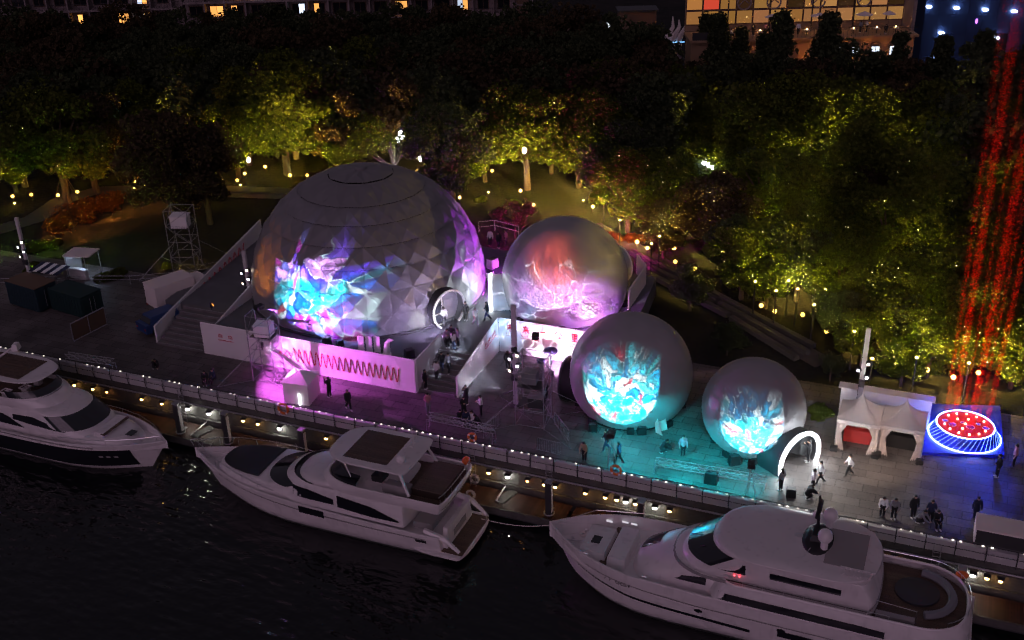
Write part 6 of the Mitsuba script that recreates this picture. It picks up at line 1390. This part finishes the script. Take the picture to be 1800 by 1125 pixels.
# ------------------------------------------------------------------ people
def hull_of(pts):
    return m3.Manifold.batch_hull([m3.Manifold.sphere(r, 10).translate(list(map(float, p))) for p, r in pts])
def joinall(bones, el=None):
    a = m3.Manifold.batch_boolean([hull_of(b) for b in bones], m3.OpType.Add); k = a.to_mesh(); t = trimesh.Trimesh(k.vert_properties[:, :3], k.tri_verts, process=True)
    return trimesh.smoothing.filter_taubin(t, iterations=4)
def figure(pose):
    """A person 1.7 m tall, facing +x; the pose gives joints."""
    p = dict(hip=(0, 0, .93), lean=0.0, kl=(.02, .1, .50), kr=(.02, -.1, .50), al=(0, .1, .09), ar=(0, -.1, .09), el=(-.04, .27, 1.10), er=(-.04, -.27, 1.10), wl=(.06, .28, .86), wr=(.06, -.28, .86), head=0.0); p.update(pose)
    h = np.array(p['hip'], float); up = np.array([math.sin(p['lean']), 0, math.cos(p['lean'])]); fw = np.array([math.cos(p['lean']), 0, -math.sin(p['lean'])])
    ch, nk = h + up * .30, h + up * .53; hd = nk + up * .17 + fw * .03 + np.array([p['head'], 0, 0]); off = nk - np.array([0, 0, 1.46])
    J = {n: np.array(p[n], float) for n in ('kl', 'kr', 'al', 'ar')}
    for n in ('el', 'er', 'wl', 'wr'): J[n] = np.array(p[n], float) + off
    S = {'l': nk + np.array([0, .18, -.04]), 'r': nk + np.array([0, -.18, -.04])}; HJ = {'l': h + [0, .09, -.02], 'r': h + [0, -.09, -.02]}
    torso = [[(h, .13), (h + [0, .06, 0], .11), (h - [0, .06, 0], .11), (ch, .13)], [(ch, .14), (ch + [0, .07, .05], .11), (ch - [0, .07, -.05], .11), (S['l'], .075), (S['r'], .075)], [(S['l'], .06), (S['r'], .06), (nk, .06)]]
    head = [[(nk, .055), (hd - up * .04, .06)], [(hd, .095), (hd + up * .03 - fw * .02, .10), (hd + fw * .03 - up * .07, .06)], [(hd + fw * .09, .022), (hd + fw * .105 - up * .03, .02), (hd + fw * .08 - up * .02, .03)]]
    for s in (-1, 1): head.append([(hd + np.array([0, s * .092, 0]), .025), (hd + np.array([0, s * .088, -.02]), .02)])
    arms, legs, hands, feet, lower = [], [], [], [], []
    for s in 'lr':
        sg_ = 1 if s == 'l' else -1; e, w_ = J['e' + s], J['w' + s]; arms.append([(S[s], .065), (e, .048)]); lower.append([(e, .045), (w_, .032)]); d = (w_ - e) / (np.linalg.norm(w_ - e) + 1e-9)
        hands.append([(w_, .032), (w_ + d * .06, .035)]); q = np.cross(d, [0, 1, .2]); q /= np.linalg.norm(q) + 1e-9
        for i, l in enumerate((.075, .09, .085, .065)): b = w_ + d * .07 + q * (.024 - .016 * i); hands.append([(b, .010), (b + d * l * .55 , .0095), (b + d * l * .9 + np.array([0, -sg_ * .02, 0]), .008)])
        hands.append([(w_ + d * .03 + q * .03, .012), (w_ + d * .075 + q * .055, .010)])
        k_, a_ = J['k' + s], J['a' + s]; legs.append([(HJ[s], .095), (k_, .065)]); legs.append([(k_, .062), (a_, .042)]); feet.append([(a_ - [0.03, 0, .03], .045), (a_ + [.10, 0, -.055], .036), (a_ + [.16, 0, -.06], .028)])
    infl = lambda bones, g: [[(c, r + g) for c, r in b] for b in bones]
    hair = [[(hd - fw * .02 + up * .035, .108), (hd - fw * .05 - up * .02, .09)]] + ([[(hd - fw * .06, .09), (nk - fw * .06 - up * .10, .07)]] if p.get('long') else [])
    out = dict(body=joinall(torso + head + arms + lower + hands + legs + feet), shirt=joinall(infl(torso, .022) + infl(arms, .02) + ([] if p.get('short') else infl(lower, .016))), trousers=joinall(infl([[(HJ['l'], .11), (HJ['r'], .11), (h, .12)]] + legs, .018)), hair=joinall(hair), shoes=joinall(infl(feet, .014)))
    if p.get('bag'): out['backpack'] = joinall([[(ch - fw * .24 + [0, .08, .1], .09), (ch - fw * .24 + [0, -.08, .1], .09), (ch - fw * .24 - up * .2, .11)]])
    if p.get('cam'): c = (J['wl'] + J['wr']) / 2 + fw * .08; out['camera'] = joinall([[(c, .07), (c + fw * .16, .055)]])
    return out
W1 = dict(kl=(.16, .1, .50), al=(.24, .1, .10), kr=(.02, -.1, .48), ar=(-.32, -.1, .16), el=(-.18, .26, 1.12), wl=(-.10, .27, .90), er=(.10, -.26, 1.12), wr=(.24, -.24, .96), lean=.05)
SIT = dict(hip=(0, 0, .45), kl=(.42, .12, .47), kr=(.42, -.12, .47), al=(.46, .12, .09), ar=(.46, -.12, .09), lean=.15, el=(.08, .26, 1.15), er=(.08, -.26, 1.15), wl=(.32, .14, 1.02), wr=(.32, -.14, 1.02))
POSE = dict(stand={}, phone=dict(el=(.02, .26, 1.14), wl=(.26, .10, 1.22), er=(.02, -.26, 1.14), wr=(.26, -.08, 1.24), lean=.04), walk=W1, walkbag=dict(W1, bag=1), walklong=dict(W1, long=1, short=1), standlong=dict(long=1, short=1), sit=SIT, sitlong=dict(SIT, long=1),
            crouch=dict(hip=(0, 0, .38), kl=(.38, .14, .46), kr=(.30, -.14, .30), al=(.16, .14, .09), ar=(-.05, -.14, .10), lean=.5, el=(.22, .24, 1.12), er=(.22, -.24, 1.12), wl=(.42, .1, 1.0), wr=(.42, -.1, 1.0)),
            lean=dict(lean=.35, hip=(-.1, 0, .92), el=(.2, .26, 1.14), wl=(.36, .2, 1.02), er=(.2, -.26, 1.14), wr=(.36, -.2, 1.02)), film=dict(el=(.12, .27, 1.26), wl=(.30, .10, 1.48), er=(.12, -.27, 1.26), wr=(.30, -.10, 1.48), cam=1))
FIG, PF = {}, {}
def person(label, q, face, pose, shirt, trousers='black', h=1.0, extra=None):
    """face: degrees, 0 looks along the quay to the right, 90 inland."""
    if pose not in FIG: FIG[pose] = figure(POSE[pose])
    k = thing('person', label, 'person'); tw = T().translate([float(c) for c in q]).rotate([0, 0, 1], face).scale([h, h, h])
    for part, mesh in FIG[pose].items():
        mt = dict(body='mat_skin', shirt='mat_cloth_' + shirt, trousers='mat_cloth_' + trousers, hair='mat_hair', shoes='mat_cloth_white' if trousers == 'black' and shirt in ('black', 'grey') else 'mat_shoe', backpack='mat_black', camera='mat_black')[part]
        if (pose, part) not in PF: PF[(pose, part)] = put(k + '__' + part, mesh, mt, True, to_world=tw)
        else: key = again(k + '__' + part, PF[(pose, part)], tw); scene[key]['bsdf'] = {'type': 'ref', 'id': mt}
D = DZ
PEOPLE = [
    ('person in a white shirt standing before the round dome door, seen from behind', 781, 573, D, 120, 'stand', 'white', 'black'),
    ('person in black with white shoes right of the round dome door', 819, 563, D, -80, 'stand', 'black', 'black'),
    ('long haired woman in white walking on the deck beside the dome door', 836, 573, D, -30, 'walklong', 'white', 'grey'),
    ('person in dark clothes walking out of the glowing tunnel of the second dome', 857, 563, D, 200, 'walk', 'black', 'navy'),
    ('person in grey, leftmost of the group at the top of the central stairs', 787, 611, D, -60, 'phone', 'grey', 'black'),
    ('person in black at the back of the group above the central stairs', 795, 606, D, -90, 'stand', 'black', 'black'),
    ('person in a pale top in front of the group above the central stairs', 798, 615, D, 70, 'standlong', 'white', 'denim'),
    ('person in dark grey, rightmost of the group above the central stairs', 806, 610, D, -130, 'stand', 'grey', 'black'),
    ('person walking down the central stairs on the left of a couple', 778, 652, .95, -90, 'walk', 'black', 'navy'),
    ('person walking down the central stairs on the right of a couple', 790, 655, .95, -95, 'walk', 'grey', 'black'),
    ('person leaning on the left side wall at the foot of the central stairs', 748, 684, 0.3, 0, 'stand', 'black', 'black'),
    ('person in black filming at the right foot of the central stairs', 820, 711, 0, -100, 'film', 'black', 'black'),
    ('person in a rose top standing before the lattice truss', 753, 724, 0, -60, 'phone', 'rose', 'grey'),
    ('person standing behind the seated crew, white top', 846, 730, 0, -150, 'phone', 'white', 'black'),
    ('person standing at the left of the seated crew, black top', 816, 731, 0, -60, 'phone', 'black', 'black'),
    ('seated crew member, first from the left behind the truss', 808, 743, 0, -30, 'sit', 'black', 'black'),
    ('seated crew member, second from the left behind the truss', 820, 745, 0, -60, 'sit', 'navy', 'black'),
    ('seated crew member in white, third from the left behind the truss', 832, 746, 0, -120, 'sitlong', 'white', 'denim'),
    ('crouching crew member, last on the right behind the truss', 843, 750, 0, -160, 'crouch', 'black', 'black'),
    ('person in a white top standing halfway up the central stairs', 768, 668, .75, 80, 'phone', 'white', 'black'),
    ('pair member in dark clothes on the paving before the banner wall', 893, 650, 0, 100, 'stand', 'black', 'black'),
    ('pair member in white on the paving before the banner wall', 902, 655, 0, 80, 'standlong', 'white', 'denim'),
    ('worker in black standing at the right leg of the central scaffold', 960, 705, 0, 150, 'phone', 'black', 'black'),
    ('person with a backpack walking across the turquoise paving', 1066, 793, 0, 200, 'walkbag', 'black', 'navy'),
    ('person in dark clothes walking behind the backpack wearer', 1088, 814, 0, 170, 'walk', 'navy', 'black'),
    ('small dark haired person leaning at the railing by the turquoise paving', 1027, 810, 0, -90, 'lean', 'tan', 'black'),
    ('person in a rose top on the turquoise paving between the small domes', 1200, 802, 0, -60, 'stand', 'rose', 'black'),
    ('dark clothed person squatting by the low truss on the turquoise paving', 1163, 795, 0, 10, 'crouch', 'black', 'black'),
    ('person taking photos in front of the glowing ring entrance', 1420, 812, 0, 200, 'film', 'black', 'black'),
    ('person in a white shirt with a cap walking below the ring entrance', 1441, 849, 0, 200, 'walk', 'white', 'black'),
    ('person in a pale shirt of the camera crew near the ring entrance', 1427, 864, 0, 20, 'phone', 'white', 'black'),
    ('crouching camera operator in black near the ring entrance', 1418, 876, 0, 30, 'crouch', 'black', 'black'),
    ('person in a grey top standing by the railing left of the camera crew', 1372, 862, 0, 150, 'standlong', 'grey', 'black'),
    ('person in white striding across the little square before the tents', 1492, 836, 0, 200, 'walk', 'white', 'black'),
    ('first person from the left leaning on the railing at lower right', 1550, 908, 0, -90, 'lean', 'white', 'black'),
    ('second person from the left leaning on the railing at lower right', 1570, 912, 0, -90, 'lean', 'grey', 'black'),
    ('tall person in dark clothes standing at the railing at lower right', 1604, 910, 0, -60, 'stand', 'black', 'black'),
    ('person bending over beside the tall one at lower right', 1614, 918, 0, -20, 'crouch', 'grey', 'black'),
    ('long haired person standing right of the bending one at lower right', 1634, 918, 0, -90, 'standlong', 'navy', 'black'),
    ('person sitting on the ground right of the long haired one at lower right', 1645, 924, 0, -70, 'sit', 'black', 'black'),
    ('person standing in the blue light left of the kiosk roof', 1714, 912, 0, -80, 'stand', 'navy', 'navy'),
    ('person in a red top in the shade right of the blue stage', 1781, 820, 0, 180, 'stand', 'rose', 'black'),
    ('dark person standing below the blue stage', 1752, 838, 0, 200, 'stand', 'black', 'black'),
    ('crouching person with a pale cap on the dark promenade at left', 272, 648, 0, -30, 'crouch', 'black', 'black'),
    ('first seated person of the dark group left of the magenta light', 362, 674, 0, -60, 'sit', 'black', 'black'),
    ('second seated person of the dark group left of the magenta light', 378, 672, 0, -100, 'sitlong', 'navy', 'black'),
    ('photographer standing in the magenta light beside the white canopy box', 580, 698, 0, 160, 'film', 'black', 'black'),
    ('person walking near the railing right of the magenta light', 613, 720, 0, -40, 'walk', 'black', 'black'),
    ('first guest on the magenta terrace behind the largest dome', 862, 432, D, -80, 'stand', 'white', 'black'),
    ('second guest on the magenta terrace behind the largest dome', 877, 436, D, -100, 'stand', 'black', 'black'),
    ('third guest on the magenta terrace behind the largest dome', 890, 432, D, 200, 'standlong', 'rose', 'black')]
for lab, px, py, z, face, pose, sh, tr in PEOPLE: person(lab, at(px, py, z), face, pose, sh, tr, .96 + .08 * RNG.random())
for i, a in enumerate((5.9, 9.3, 11.2, 14.6, 15.9, 19.2, 21.5, 25.0, 26.1, 28.6)):
    person(f'{("first","second","third","fourth","fifth","sixth","seventh","eighth","ninth","tenth")[i]} diner from the left on the restaurant terrace', RF.p(a, 1.0 + .5 * (i % 3), 8.03), (i * 70) % 360, ('sit', 'stand', 'phone')[i % 3], ('white', 'black', 'rose', 'grey')[i % 4], 'black')
# ordinal labels for rows of like lamps and trees
ORD = ('first second third fourth fifth sixth seventh eighth ninth tenth eleventh twelfth thirteenth fourteenth fifteenth sixteenth seventeenth eighteenth nineteenth twentieth'.split())
def ordn(i):
    if i > 58: return f'number {i + 1}'
    return ORD[i] if i < 20 else (('twenty', 'thirty', 'forty', 'fifty')[i // 10 - (2 if (i + 1) % 10 else 2)] + '-' + ORD[(i + 1) % 10 - 1] if (i + 1) % 10 else ('thirtieth', 'fortieth', 'fiftieth')[(i + 1) // 10 - 3])
def screenx(key):
    for k2, d in scene.items():
        if k2.startswith(key + '__') and d.get('type') == 'ply':
            v = meshkit.WRITTEN[d['filename']][0].mean(0); M = np.array(d['to_world'].matrix) if 'to_world' in d else np.eye(4); q = M[:3, :3] @ v + M[:3, 3] - EYE
            return float((q @ RT) / (q @ FW)), float(q @ FW)
    return 0.0, 0.0
def ordinal(group, fmt):
    ks = sorted([k2 for k2, l in labels.items() if l.get('group') == group], key=lambda k2: screenx(k2)[0])
    for i, k2 in enumerate(ks): labels[k2]['label'] = fmt.format(ordn(i))
ordinal('amber lamps on the quay wall', '{} amber wall lamp from the left under the quay edge')
ordinal('orange lamps on the quay wall', '{} small dim orange wall lamp from the left under the quay edge')
ordinal('white lamps on the quay wall', '{} bright white wall lamp from the left under the quay edge')
ordinal('path lamps of the park', '{} glowing yellow path lamp from the left in the park')
wood = [k2 for k2, l in labels.items() if l.get('group') == 'dark trees of the wood']; rows = {}
for k2 in wood: rows.setdefault(labels[k2]['label'], []).append(k2)
for r, ks in rows.items():
    for i, k2 in enumerate(sorted(ks, key=lambda q: screenx(q)[0])): labels[k2]['label'] = f'{ordn(i)} tree from the left in {r}'

for g_, f_ in (('trees filling the right grove', '{} tree from the left among the dim fillers of the right grove'), ('trees filling the left park', '{} unlit filler tree from the left in the left park')): ordinal(g_, f_)
ordinal('uplights under the filler trees', '{} small uplight from the left under the filler trees of the right grove')
